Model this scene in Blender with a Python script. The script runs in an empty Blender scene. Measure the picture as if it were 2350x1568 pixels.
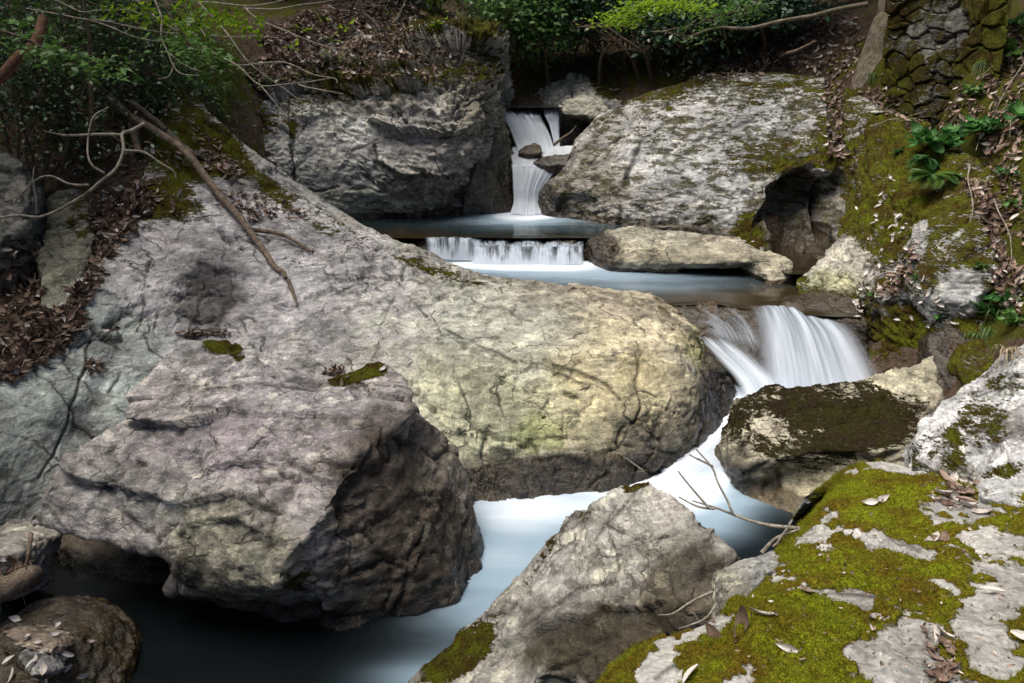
import bpy, bmesh, math, random
import numpy as np
from mathutils import Vector

R = math.radians
random.seed(7)
rng = np.random.default_rng(11)
sc = bpy.context.scene
COL = sc.collection

# ------------------------------------------------------------------ camera
CAM_H, PITCH = 2.6, R(19.0)
LENS = 28.0
cam_d = bpy.data.cameras.new("camera")
cam_d.lens = LENS; cam_d.sensor_width = 36.0
cam_d.clip_start = 0.05; cam_d.clip_end = 400
cam = bpy.data.objects.new("camera", cam_d); COL.objects.link(cam)
cam.location = (0, 0, CAM_H); cam.rotation_euler = (R(90) - PITCH, 0, 0)
sc.camera = cam

# ------------------------------------------------------------------ light
SUN_EL, SUN_AZ = R(69), R(-92)          # azimuth measured from +Y towards +X
wd = bpy.data.worlds.new("World"); sc.world = wd; wd.use_nodes = True
wn = wd.node_tree.nodes; wl = wd.node_tree.links
bg = wn["Background"]; sky = wn.new("ShaderNodeTexSky")
sky.sky_type = 'NISHITA'; sky.sun_disc = False
sky.sun_elevation = SUN_EL; sky.sun_rotation = SUN_AZ
sky.air_density = 1.0; sky.dust_density = 4.0; sky.ozone_density = 1.0
wl.new(sky.outputs[0], bg.inputs[0]); bg.inputs[1].default_value = 0.060
sun_d = bpy.data.lights.new("sun", 'SUN'); sun_d.energy = 4.3; sun_d.angle = R(48)
sun_d.color = (1.0, 0.94, 0.84)
sun = bpy.data.objects.new("sun", sun_d); COL.objects.link(sun)
sd = Vector((math.sin(SUN_AZ) * math.cos(SUN_EL), math.cos(SUN_AZ) * math.cos(SUN_EL), math.sin(SUN_EL)))
sun.rotation_euler = (-sd).to_track_quat('-Z', 'Y').to_euler()
sc.view_settings.view_transform = 'Standard'; sc.view_settings.look = 'None'
sc.view_settings.gamma = 1.0; sc.view_settings.exposure = 0.62
sc.render.engine = 'CYCLES'
sc.cycles.use_denoising = True
sc.cycles.use_adaptive_sampling = True; sc.cycles.adaptive_threshold = 0.03
sc.cycles.max_bounces = 5; sc.cycles.diffuse_bounces = 3; sc.cycles.glossy_bounces = 2
sc.cycles.transparent_max_bounces = 12; sc.cycles.transmission_bounces = 3
sc.cycles.caustics_reflective = False; sc.cycles.caustics_refractive = False

# ------------------------------------------------------------------ picture <-> place
FP, CX, CY = 2349.33 * LENS / 36.0, 1174.67, 784.0
cp, sp = math.cos(PITCH), math.sin(PITCH)

def ray(x, y):
    a, b = (x - CX), (CY - y)
    return np.array([a, FP * cp + b * sp, -FP * sp + b * cp])

def P(x, y, d):                     # photo pixel (2349 wide) at horizontal distance d
    r = ray(x, y); return np.array([0, 0, CAM_H]) + r * (d / r[1])

def PZ(x, y, z):                    # photo pixel on the level z
    r = ray(x, y); return np.array([0, 0, CAM_H]) + r * ((z - CAM_H) / r[2])

def proj(v):
    q = v - np.array([0, 0, CAM_H])
    f = q[:, 1] * cp - q[:, 2] * sp
    u = q[:, 1] * sp + q[:, 2] * cp
    f = np.where(f < 0.05, 0.05, f)
    return CX + q[:, 0] / f * FP, CY - u / f * FP

def PP(l): return np.array([P(*a) for a in l])

# ------------------------------------------------------------------ numpy noise
_perm = rng.permutation(512).astype(np.int64)
_gr = rng.normal(size=(512, 3)); _gr /= np.linalg.norm(_gr, axis=1)[:, None]

def perlin(p, seed=0):
    p = p + seed * 17.31
    i = np.floor(p).astype(np.int64); f = p - i
    w = f * f * f * (f * (f * 6 - 15) + 10)
    out = np.zeros(len(p))
    for dx in (0, 1):
        wx = w[:, 0] if dx else 1 - w[:, 0]
        for dy in (0, 1):
            wy = w[:, 1] if dy else 1 - w[:, 1]
            for dz in (0, 1):
                wz = w[:, 2] if dz else 1 - w[:, 2]
                h = _perm[(_perm[(_perm[(i[:, 0] + dx) & 511] + i[:, 1] + dy) & 511] + i[:, 2] + dz) & 511]
                g = _gr[h]
                out += wx * wy * wz * (g[:, 0] * (f[:, 0] - dx) + g[:, 1] * (f[:, 1] - dy) + g[:, 2] * (f[:, 2] - dz))
    return out * 1.5

def fbm(p, o=4, seed=0, gain=.5):
    a, s, t = 1.0, 0, 0
    for k in range(o):
        s = s + a * perlin(p * (2.03 ** k), seed + k); t += a; a *= gain
    return s / t

def ridged(p, o=4, seed=0, gain=.5):      # rounded lumps with sharp creases between them
    a, s, t = 1.0, 0, 0
    for k in range(o):
        s = s + a * np.abs(perlin(p * (2.03 ** k), seed + k)); t += a; a *= gain
    return s / t

def chips(p, seed=0, gap=False):
    """broken facets: every cell of a jittered lattice is a small plane with its own tilt"""
    p = p + seed * 7.77; i = np.floor(p - .5).astype(np.int64); best = np.full(len(p), 9e9); sec = best.copy(); out = np.zeros(len(p))
    for dx in (0, 1):
        for dy in (0, 1):
            for dz in (0, 1):
                c = i + np.array([dx, dy, dz])
                h = _perm[(_perm[(_perm[c[:, 0] & 511] + c[:, 1]) & 511] + c[:, 2]) & 511]
                off = p - (c + .5 + .42 * _gr[h]); d2 = (off * off).sum(1); m = d2 < best; sec = np.where(m, best, np.minimum(sec, d2))
                best = np.where(m, d2, best)
                g = _gr[(h * 7 + 3) & 511]; out = np.where(m, (off * g).sum(1) + .5 * g[:, 0], out)
    return (out, np.sqrt(sec) - np.sqrt(best)) if gap else out

def sstep(a, b, x):
    t = np.clip((x - a) / (b - a), 0, 1); return t * t * (3 - 2 * t)

# ------------------------------------------------------------------ mesh helpers
def mesh_np(name, v, faces):
    """v (n,3); faces (m,k) int array, or a list of such arrays"""
    me = bpy.data.meshes.new(name)
    fl = faces if isinstance(faces, list) else [faces]
    fl = [np.asarray(f, dtype=np.int32) for f in fl if len(f)]
    me.vertices.add(len(v)); me.vertices.foreach_set("co", np.asarray(v, dtype=np.float32).ravel())
    tot = sum(f.size for f in fl); nf = sum(len(f) for f in fl)
    me.loops.add(tot); me.polygons.add(nf)
    me.loops.foreach_set("vertex_index", np.concatenate([f.ravel() for f in fl]))
    st, o = [], 0
    for f in fl:
        st.append(o + np.arange(len(f)) * f.shape[1]); o += f.size
    me.polygons.foreach_set("loop_start", np.concatenate(st).astype(np.int32))
    me.update(calc_edges=True); me.validate()
    return me

def smooth(me):
    me.polygons.foreach_set("use_smooth", np.ones(len(me.polygons), dtype=bool)); me.update()

def coords(me):
    v = np.zeros(len(me.vertices) * 3, dtype=np.float32); me.vertices.foreach_get("co", v)
    return v.reshape(-1, 3).astype(np.float64)

def normals(me):
    v = np.zeros(len(me.vertices) * 3, dtype=np.float32); me.vertex_normals.foreach_get("vector", v)
    return v.reshape(-1, 3).astype(np.float64)

def setco(me, v):
    me.vertices.foreach_set("co", v.astype(np.float32).ravel()); me.update()

def attr_f(me, name, val):
    a = me.attributes.new(name, 'FLOAT', 'POINT'); a.data.foreach_set("value", np.asarray(val, dtype=np.float32))

def attr_c(me, name, val):
    a = me.attributes.new(name, 'FLOAT_COLOR', 'POINT')
    c = np.ones((len(val), 4), dtype=np.float32); c[:, :3] = val
    a.data.foreach_set("color", c.ravel())

def tag(o, label=None, cat=None, group=None, kind=None):
    if label: o["label"] = label
    if cat: o["category"] = cat
    if group: o["group"] = group
    if kind: o["kind"] = kind
    return o

def link(name, me, mat, origin=None):
    """link a mesh given in world coordinates, its origin at the middle of its base"""
    o = bpy.data.objects.new(name, me); COL.objects.link(o)
    if mat: me.materials.append(mat)
    v = coords(me)
    if origin is None:
        origin = np.array([(v[:, 0].min() + v[:, 0].max()) / 2, (v[:, 1].min() + v[:, 1].max()) / 2, v[:, 2].min()])
    origin = np.asarray(origin, dtype=float)
    setco(me, v - origin)
    o.location = Vector(origin)
    ORIG[o.name] = origin
    return o

ORIG = {}

def empty(name, loc):
    o = bpy.data.objects.new(name, None); COL.objects.link(o); o.location = Vector(np.asarray(loc, dtype=float))
    o.empty_display_size = .1
    ORIG[o.name] = np.asarray(loc, dtype=float)
    return o

def child(name, me, mat, parent):
    """a part: mesh given in world coordinates, parented to its thing (rotation-free parents)"""
    o = bpy.data.objects.new(name, me); COL.objects.link(o)
    if mat: me.materials.append(mat)
    og = ORIG[parent.name]
    setco(me, coords(me) - og); o.parent = parent
    ORIG[o.name] = og
    return o

def catmull(a, n, tens=.5):
    """a (k, m, 3): smooth interpolation along axis 0 to n samples"""
    k = a.shape[0]
    t = np.linspace(0, k - 1, n); i = np.minimum(t.astype(int), k - 2); f = (t - i)[:, None, None]
    ext = np.concatenate([2 * a[:1] - a[1:2], a, 2 * a[-1:] - a[-2:-1]])
    p0, p1, p2, p3 = ext[i], ext[i + 1], ext[i + 2], ext[i + 3]
    m1, m2 = tens * (p2 - p0), tens * (p3 - p1)
    f2, f3 = f * f, f * f * f
    return (2 * f3 - 3 * f2 + 1) * p1 + (f3 - 2 * f2 + f) * m1 + (-2 * f3 + 3 * f2) * p2 + (f3 - f2) * m2

def net(cols, nu, nv, tens=.5):
    """cols: list of columns, each a list of 3D points -> (verts, quads, u, v)"""
    a = np.array(cols)                             # (C, Rw, 3)
    a = catmull(a, nu, tens)                       # (nu, Rw, 3)
    a = catmull(a.transpose(1, 0, 2), nv, tens)    # (nv, nu, 3)
    v = a.reshape(-1, 3)
    j, i = np.meshgrid(np.arange(nv - 1), np.arange(nu - 1), indexing='ij')
    k = (j * nu + i).ravel()
    q = np.stack([k, k + nu, k + nu + 1, k + 1], 1)
    vv, uu = np.meshgrid(np.linspace(0, 1, nv), np.linspace(0, 1, nu), indexing='ij')
    return v, q, uu.ravel(), vv.ravel()

def tubes(paths, sides=7):
    """paths: list of (points (k,3), radii (k,)) -> one vertex/face set"""
    V, F, o = [], [], 0
    for pts, rad in paths:
        pts = np.asarray(pts, dtype=float); k = len(pts)
        rad = np.broadcast_to(np.asarray(rad, dtype=float), (k,))
        t = np.gradient(pts, axis=0); t /= np.linalg.norm(t, axis=1)[:, None] + 1e-9
        ref = np.array([.95, .05, .31]) if abs(pts[-1, 2] - pts[0, 2]) > .7 * np.linalg.norm(pts[-1] - pts[0]) else np.array([.31, .17, .93])
        a = np.cross(t, ref); a /= np.linalg.norm(a, axis=1)[:, None] + 1e-9
        b = np.cross(t, a)
        th = np.linspace(0, 2 * np.pi, sides, endpoint=False)
        ring = pts[:, None] + rad[:, None, None] * (a[:, None] * np.cos(th)[None, :, None] + b[:, None] * np.sin(th)[None, :, None])
        V.append(ring.reshape(-1, 3))
        i, j = np.meshgrid(np.arange(k - 1), np.arange(sides), indexing='ij')
        i = i.ravel(); j = j.ravel(); j2 = (j + 1) % sides
        F.append(o + np.stack([i * sides + j, i * sides + j2, (i + 1) * sides + j2, (i + 1) * sides + j], 1))
        o += k * sides
    return np.concatenate(V), np.concatenate(F)

def wiggle(pts, n, amp, seed, fr=2.0):
    """smooth path through pts with a natural wobble"""
    a = catmull(np.asarray(pts, dtype=float)[:, None, :], n)[:, 0]
    s = np.linspace(0, 1, n)
    L = np.linalg.norm(np.diff(a, axis=0), axis=1).sum()
    w = np.stack([perlin(np.stack([s * fr * L, np.full(n, seed * 3.7 + k * 9.1), np.full(n, .5)], 1), k) for k in range(3)], 1)
    w *= np.minimum(1, np.minimum(s, 1.0) * 6)[:, None]
    return a + amp * w

# ------------------------------------------------------------------ materials
class NT:
    """small helper to write shader graphs as expressions"""
    def __init__(s, name):
        s.m = bpy.data.materials.new(name); s.m.use_nodes = True
        s.t = s.m.node_tree; s.n = s.t.nodes; s.l = s.t.links; s.n.clear()
        s.out = s.n.new("ShaderNodeOutputMaterial")
    def put(s, sock, v):
        if hasattr(v, "is_output"): s.l.new(v, sock)
        elif v is not None:
            if isinstance(v, (tuple, list)) and len(v) == 3 and sock.type == 'RGBA': v = (*v, 1)
            sock.default_value = v
    def math(s, op, a, b=None, c=None, clamp=False):
        n = s.n.new("ShaderNodeMath"); n.operation = op; n.use_clamp = clamp
        s.put(n.inputs[0], a); s.put(n.inputs[1], b); s.put(n.inputs[2], c); return n.outputs[0]
    def mix(s, f, a, b, mode='MIX'):
        n = s.n.new("ShaderNodeMix"); n.data_type = 'RGBA'; n.blend_type = mode
        s.put(n.inputs[0], f); s.put(n.inputs[6], a); s.put(n.inputs[7], b); return n.outputs[2]
    def fmix(s, f, a, b):
        n = s.n.new("ShaderNodeMix"); n.data_type = 'FLOAT'
        s.put(n.inputs[0], f); s.put(n.inputs[2], a); s.put(n.inputs[3], b); return n.outputs[0]
    def ramp(s, x, lo, hi, a=0.0, b=1.0):
        n = s.n.new("ShaderNodeMapRange"); n.interpolation_type = 'SMOOTHSTEP'
        s.put(n.inputs[0], x); s.put(n.inputs[1], lo); s.put(n.inputs[2], hi); s.put(n.inputs[3], a); s.put(n.inputs[4], b)
        return n.outputs[0]
    def noise(s, vec, scale, detail=4, rough=.55, dist=0.0, out=0):
        n = s.n.new("ShaderNodeTexNoise"); s.put(n.inputs['Vector'], vec)
        n.inputs['Scale'].default_value = scale; n.inputs['Detail'].default_value = detail
        n.inputs['Roughness'].default_value = rough; n.inputs['Distortion'].default_value = dist
        return n.outputs[out]
    def voro(s, vec, scale, feature='F1', out=0, rnd=1.0, detail=0):
        n = s.n.new("ShaderNodeTexVoronoi"); n.feature = feature; s.put(n.inputs['Vector'], vec)
        n.inputs['Scale'].default_value = scale; n.inputs['Randomness'].default_value = rnd
        n.inputs['Detail'].default_value = detail
        return n.outputs[out]
    def attr(s, name, out=2):
        n = s.n.new("ShaderNodeAttribute"); n.attribute_name = name; return n.outputs[out]
    def vmath(s, op, a, b):
        n = s.n.new("ShaderNodeVectorMath"); n.operation = op; s.put(n.inputs[0], a); s.put(n.inputs[1], b); return n.outputs[0]
    def pos(s):
        return s.n.new("ShaderNodeTexCoord").outputs['Object']
    def geo(s, k): return s.n.new("ShaderNodeNewGeometry").outputs[k]
    def xyz(s, v):
        n = s.n.new("ShaderNodeSeparateXYZ"); s.l.new(v, n.inputs[0]); return n.outputs
    def bump(s, h, strength, dist, nrm=None):
        n = s.n.new("ShaderNodeBump"); s.put(n.inputs['Height'], h); n.inputs['Strength'].default_value = strength
        n.inputs['Distance'].default_value = dist; s.put(n.inputs['Normal'], nrm); return n.outputs[0]
    def bsdf(s, col, rough=.8, spec=.3, nrm=None, **k):
        n = s.n.new("ShaderNodeBsdfPrincipled"); s.put(n.inputs['Base Color'], col); s.put(n.inputs['Roughness'], rough)
        s.put(n.inputs['Specular IOR Level'], spec); s.put(n.inputs['Normal'], nrm)
        for a, v in k.items(): s.put(n.inputs[a.replace('_', ' ')], v)
        return n.outputs[0]
    def mixsh(s, f, a, b):
        n = s.n.new("ShaderNodeMixShader"); s.put(n.inputs[0], f); s.l.new(a, n.inputs[1]); s.l.new(b, n.inputs[2]); return n.outputs[0]
    def done(s, sh): s.l.new(sh, s.out.inputs[0]); return s.m

def rock_mat(name, strat=(0, 0, 1), lichen=.5, crack=.6, fine=1.0, mossc=((.078, .090, .008), (.050, .034, .008)),
             mscale=4.0, sc_=1.0, streak=0.5, mottle=.5, mfreq=130, stain=.5, mwild=1.0, mbed=.45, crust=(.045, .038, .024), clo=.56):
    """weathered rock: colour from the 'col' attribute, moss where 'moss' says it grows, wet where 'wet' says"""
    t = NT(name); p = t.pos()
    # bedding: coordinates squeezed along the layers
    mp = t.n.new("ShaderNodeMapping"); t.l.new(p, mp.inputs[0])
    s3 = Vector(strat).normalized()
    mp.inputs['Rotation'].default_value = s3.rotation_difference(Vector((0, 0, 1))).to_euler()
    mp.inputs['Scale'].default_value = (1, 1, 4.0)
    b = mp.outputs[0]
    col = t.attr('col', 0)
    big = t.noise(p, 1.6 * sc_, 6, .6); mid = t.noise(p, 9 * sc_, 7, .65); fin = t.noise(p, 60 * sc_, 5, .7)
    bed = t.noise(b, 5 * sc_, 8, .68, .6)
    hue = t.noise(p, 3.1 * sc_, 5, .6, .3, 1)
    c = t.mix(.08 * mottle, col, hue, 'OVERLAY')
    k = t.ramp(big, .32, .68, .66, 1.3); c = t.mix(1, c, k, 'MULTIPLY')
    k = t.ramp(mid, .3, .7, 1 - .45 * mottle, 1 + .35 * mottle); c = t.mix(1, c, k, 'MULTIPLY')
    k = t.ramp(bed, .35, .62, 1 - .75 * streak, 1 + .2 * streak); c = t.mix(1, c, k, 'MULTIPLY')
    k = t.ramp(fin, .3, .7, .72, 1.26); c = t.mix(1, c, k, 'MULTIPLY')
    # dark algae and dirt stain patches
    stn = t.fmix(.55, t.noise(p, 3.6 * sc_, 9, .70, .4), t.noise(b, 4.4 * sc_, 9, .72, .5))
    cst = t.math('MULTIPLY', t.ramp(stn, clo - .03, clo + .02), stain)
    cstc = t.mix(1, crust, t.ramp(mid, .3, .7, .6, 1.7), 'MULTIPLY')
    c = t.mix(cst, c, cstc)
    sp_ = t.math('MULTIPLY', t.ramp(t.voro(t.mix(.05, p, hue), 48 * sc_, 'F1'), .30, .20), t.ramp(t.noise(p, 3.4 * sc_, 4), .48, .6))
    c = t.mix(t.math('MULTIPLY', sp_, .55), c, t.mix(.06, t.mix(1, c, (1.6, 1.6, 1.55), 'MULTIPLY'), (.62, .61, .56)))
    # pale lichen rosettes
    if lichen > 0:
        wob = t.mix(.06, p, t.noise(p, 14 * sc_, 3, .6, 0, 1))
        cell = t.voro(wob, 7 * sc_, 'F1'); cell2 = t.voro(wob, 22 * sc_, 'F1')
        where = t.noise(p, 2.3 * sc_, 3)
        lm = t.math('MULTIPLY', t.ramp(t.math('MULTIPLY_ADD', fin, .12, cell), .42, .38), t.ramp(where, .47, .56))
        lm2 = t.math('MULTIPLY', t.ramp(cell2, .30, .22), t.ramp(where, .42, .58))
        lm = t.math('MAXIMUM', lm, lm2)
        lm = t.math('MULTIPLY', lm, t.ramp(mid, .30, .42, .35, 1.0))
        c = t.mix(t.math('MULTIPLY', lm, lichen), c, t.mix(.12, t.mix(1, c, (1.8, 1.8, 1.62), 'MULTIPLY'), (.50, .50, .43)))
    # hairline cracks
    wob = t.mix(.22, p, t.noise(p, 3 * sc_, 4, .6, 0, 1))
    cr = t.voro(wob, 2.1 * sc_, 'DISTANCE_TO_EDGE'); cr2 = t.voro(wob, 6.3 * sc_, 'DISTANCE_TO_EDGE')
    brk = t.ramp(t.noise(p, 2.7 * sc_, 3), .45, .6)
    cm = t.math('MULTIPLY', t.ramp(cr, .020, .003), brk)
    cm2 = t.math('MULTIPLY', t.ramp(cr2, .03, .0), t.ramp(t.noise(p, 3.9 * sc_, 3), .5, .62))
    cm = t.math('MAXIMUM', cm, t.math('MULTIPLY', cm2, .7))
    cm = t.math('MULTIPLY', cm, crack)
    c = t.mix(cm, c, (.02, .018, .014))
    def facet(vec, scale):
        n = t.n.new("ShaderNodeTexVoronoi"); t.l.new(vec, n.inputs['Vector']); n.inputs['Scale'].default_value = scale
        n.inputs['Detail'].default_value = 0
        o = t.vmath('SUBTRACT', vec, n.outputs['Position']); cc_ = t.vmath('SUBTRACT', n.outputs['Color'], (.5, .5, .5))
        dn = t.n.new("ShaderNodeVectorMath"); dn.operation = 'DOT_PRODUCT'; t.l.new(o, dn.inputs[0]); t.l.new(cc_, dn.inputs[1])
        return t.math('MULTIPLY', dn.outputs['Value'], scale)
    wb = t.mix(.10, b, t.noise(p, 5 * sc_, 4, .6, 0, 1)); fa = facet(wb, 4.5 * sc_); fa2 = facet(wb, 13 * sc_)
    fm = t.ramp(t.noise(p, 1.9 * sc_, 3), .38, .62, .15, 1.0)
    c = t.mix(1, c, t.ramp(fa2, -.4, .4, .78, 1.2), 'MULTIPLY')
    pit = t.math('MULTIPLY', t.ramp(t.noise(b, 26 * sc_, 6, .75), .60, .70), t.ramp(t.noise(p, 2.9 * sc_, 4), .42, .6))
    c = t.mix(t.math('MULTIPLY', pit, .8), c, (.035, .03, .024))
    h = t.math('MULTIPLY', mid, .38)
    h = t.math('MULTIPLY_ADD', t.math('MULTIPLY', fa, fm), 1.0, h)
    h = t.math('MULTIPLY_ADD', t.math('MULTIPLY', fa2, fm), .32, h)
    h = t.math('MULTIPLY_ADD', pit, -.35, h)
    h = t.math('MULTIPLY_ADD', bed, .9 * streak + .15, h)
    h = t.math('MULTIPLY_ADD', fin, .24, h)
    h = t.math('MULTIPLY_ADD', cst, .16, h)
    h = t.math('MULTIPLY_ADD', cm, -.55, h)
    h = t.math('MULTIPLY_ADD', t.noise(p, 190 * sc_, 3, .7), .07, h)
    # wet
    wet = t.attr('wet'); wn_ = t.noise(p, 6, 6, .65)
    wm = t.ramp(t.math('MULTIPLY_ADD', t.math('SUBTRACT', wn_, .5), 1.2, wet), .35, .62)
    c = t.mix(wm, c, t.mix(1, c, (.30, .25, .19), 'MULTIPLY'))
    rough = t.fmix(wm, t.ramp(mid, .3, .7, .95, .78), t.ramp(fin, .3, .7, .12, .34))
    # moss
    mo = t.attr('moss')
    mn = t.noise(p, mscale, 9, .66, .25); mn2 = t.noise(b, mscale * .8, 7, .7, .8)
    mn3 = t.noise(b, mscale * 4.5, 6, .75, .4)
    mx = t.math('MULTIPLY_ADD', t.math('SUBTRACT', t.fmix(mbed, mn, mn2), .5), 2.4 * mwild, mo)
    mx = t.math('MULTIPLY_ADD', t.math('SUBTRACT', mn3, .5), 1.7 * max(mwild, .3), mx)
    mx = t.math('MULTIPLY_ADD', fa, -.12 * mwild, mx)
    mm = t.ramp(mx, .47, .54)
    edge = t.ramp(mx, .5, .95)
    mcol = t.mix(t.ramp(t.noise(p, mscale * 1.3, 6, .65), .38, .62), mossc[1], mossc[0])
    mcol = t.mix(t.math('MULTIPLY', t.math('SUBTRACT', 1, edge), .55), mcol, mossc[1])
    fz = t.noise(p, mfreq, 4, .75); fz2 = t.noise(p, mfreq * .3, 4, .7)
    mcol = t.mix(1, mcol, t.ramp(fz, .3, .72, .35, 1.75), 'MULTIPLY')
    mcol = t.mix(1, mcol, t.ramp(fz2, .33, .68, .6, 1.45), 'MULTIPLY')
    c = t.mix(mm, c, mcol)
    rough = t.fmix(mm, rough, 1.0)
    hm = t.math('MULTIPLY_ADD', fz, .55, t.math('MULTIPLY', fz2, .6))
    h = t.fmix(mm, h, t.math('ADD', hm, .45))
    nb = t.bump(h, .85, .035 * fine)
    spec = t.fmix(mm, t.fmix(wm, .22, .6), .05)
    return t.done(t.bsdf(c, rough, spec, nb))

def leaf_mat(name, c1, c2, trans=.35, rough=.5, spec=.4, vein=0.0):
    t = NT(name)
    rnd = t.attr('rnd'); c = t.mix(rnd, c1, c2)
    if vein: c = t.mix(t.ramp(rnd, 1 - vein, 1.02 - vein), c, (.52, .47, .43))
    n = t.noise(t.pos(), 30, 3)
    c = t.mix(1, c, t.ramp(n, .3, .7, .75, 1.25), 'MULTIPLY')
    d = t.bsdf(c, rough, spec)
    tr = t.n.new("ShaderNodeBsdfTranslucent"); t.l.new(c, tr.inputs[0])
    return t.done(t.mixsh(trans, d, tr.outputs[0]))

def bark_mat(name, c1, c2, sc_=1.0, moss=0.0):
    t = NT(name); p = t.pos()
    n = t.noise(p, 22 * sc_, 7, .7); n2 = t.noise(p, 90 * sc_, 4, .7)
    c = t.mix(t.ramp(n, .32, .68), c1, c2)
    c = t.mix(1, c, t.ramp(n2, .3, .7, .7, 1.25), 'MULTIPLY')
    if moss: c = t.mix(t.math('MULTIPLY', t.ramp(t.noise(p, 3, 6, .7), .45, .6), moss), c, (.05, .055, .008))
    return t.done(t.bsdf(c, .9, .2, t.bump(t.math('ADD', n, t.math('MULTIPLY', n2, .4)), .8, .012)))

def soil_mat(name):
    t = NT(name); p = t.pos()
    n = t.noise(p, 2.0, 8, .65); n2 = t.noise(p, 35, 6, .7); n3 = t.voro(t.mix(.1, p, t.noise(p, 20, 3, .6, 0, 1)), 30, 'F1', 1)
    c = t.mix(t.ramp(n2, .35, .65), (.022, .016, .010), (.095, .064, .044))
    c = t.mix(.5, c, t.mix(t.xyz(n3)[0], (.035, .022, .014), (.20, .145, .11)))
    mo = t.attr('moss'); mm = t.ramp(t.math('MULTIPLY_ADD', t.math('SUBTRACT', t.noise(p, 3, 8, .68), .5), 2.4, mo), .47, .56)
    mc = t.mix(t.ramp(t.noise(p, 90, 4, .7), .3, .7), (.03, .025, .005), (.10, .11, .012))
    c = t.mix(mm, c, mc)
    return t.done(t.bsdf(c, .95, .1, t.bump(n2, 1.0, .05)))

def pool_mat(name, deep, milk, rough=.16, bed=(.05, .035, .015)):
    """slow-shutter water: dark clear water, milky where the 'foam' attribute says the bubbles drift, bed showing in shallows"""
    t = NT(name); p = t.pos()
    f = t.attr('foam'); sh = t.attr('shallow')
    mp = t.n.new("ShaderNodeMapping"); t.l.new(p, mp.inputs[0]); mp.inputs['Scale'].default_value = (.6, 2.2, 1)
    n = t.noise(mp.outputs[0], 1.5, 4, .5, .4)
    ff = t.math('MULTIPLY_ADD', t.math('MULTIPLY', t.math('SUBTRACT', n, .5), .55), t.math('MULTIPLY', f, 3.0, None, True), f, True)
    c = t.mix(sh, deep, bed)
    c = t.mix(t.ramp(ff, .0, .55), c, milk)
    c = t.mix(t.ramp(ff, .55, 1.1), c, (.80, .86, .95))
    rr = t.fmix(t.ramp(ff, .2, .8), rough, .55)
    return t.done(t.bsdf(c, rr, t.fmix(ff, .5, .2), t.bump(n, .12, .05)))

def fall_mat(name, ku=34.0, dense=1.0, tint=(.76, .83, .95), dark=(.40, .48, .57)):
    """falling water drawn into silk: threads along the flow ('fu' across, 'fv' along), thin at the 'edge'"""
    t = NT(name)
    fu, fv, al = t.attr('fu'), t.attr('fv'), t.attr('edge')
    cb = t.n.new("ShaderNodeCombineXYZ"); t.put(cb.inputs[0], t.math('MULTIPLY', fu, ku)); t.put(cb.inputs[1], t.math('MULTIPLY', fv, 1.1))
    n = t.noise(cb.outputs[0], 1.0, 3, .55, .1)
    cb2 = t.n.new("ShaderNodeCombineXYZ"); t.put(cb2.inputs[0], t.math('MULTIPLY', fu, ku * .22)); t.put(cb2.inputs[1], t.math('MULTIPLY', fv, .8))
    n2 = t.noise(cb2.outputs[0], 1.0, 3, .5)
    s = t.math('ADD', t.math('MULTIPLY', n, .45), t.math('MULTIPLY', n2, .55))
    body = t.math('ADD', t.ramp(s, .34, .60, dense - .45, 1.0), t.attr('body'))
    a = t.math('MULTIPLY', body, al, None, True)
    c = t.mix(t.ramp(s, .36, .66), dark, tint)
    c = t.mix(t.math('MULTIPLY', t.attr('body'), .8, None, True), c, (.86, .90, .95))
    d = t.bsdf(c, .55, .25, t.bump(s, .08, .03))
    tl = t.n.new("ShaderNodeBsdfTranslucent"); t.l.new(c, tl.inputs[0])
    w = t.mixsh(.42, d, tl.outputs[0])
    tp = t.n.new("ShaderNodeBsdfTransparent")
    return t.done(t.mixsh(a, tp.outputs[0], w))

# ------------------------------------------------------------------ rock builder
def blob_sum(px, py, blobs, pw=2.6):
    s = np.zeros(len(px))
    for b in blobs:
        x, y, rx, ry, val = b[:5]; ang = R(b[5]) if len(b) > 5 else 0
        dx, dy = px - x, py - y
        u = (dx * math.cos(ang) + dy * math.sin(ang)) / rx; w = (-dx * math.sin(ang) + dy * math.cos(ang)) / ry
        s += val * np.exp(-(.92 * (u * u + w * w)) ** pw)
    return s

def poly_dist(px, py, pl):
    d = np.full(len(px), 1e9)
    for (x0, y0), (x1, y1) in zip(pl[:-1], pl[1:]):
        ex, ey = x1 - x0, y1 - y0; L = ex * ex + ey * ey + 1e-9
        s = np.clip(((px - x0) * ex + (py - y0) * ey) / L, 0, 1)
        d = np.minimum(d, np.hypot(px - x0 - s * ex, py - y0 - s * ey))
    return d

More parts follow.
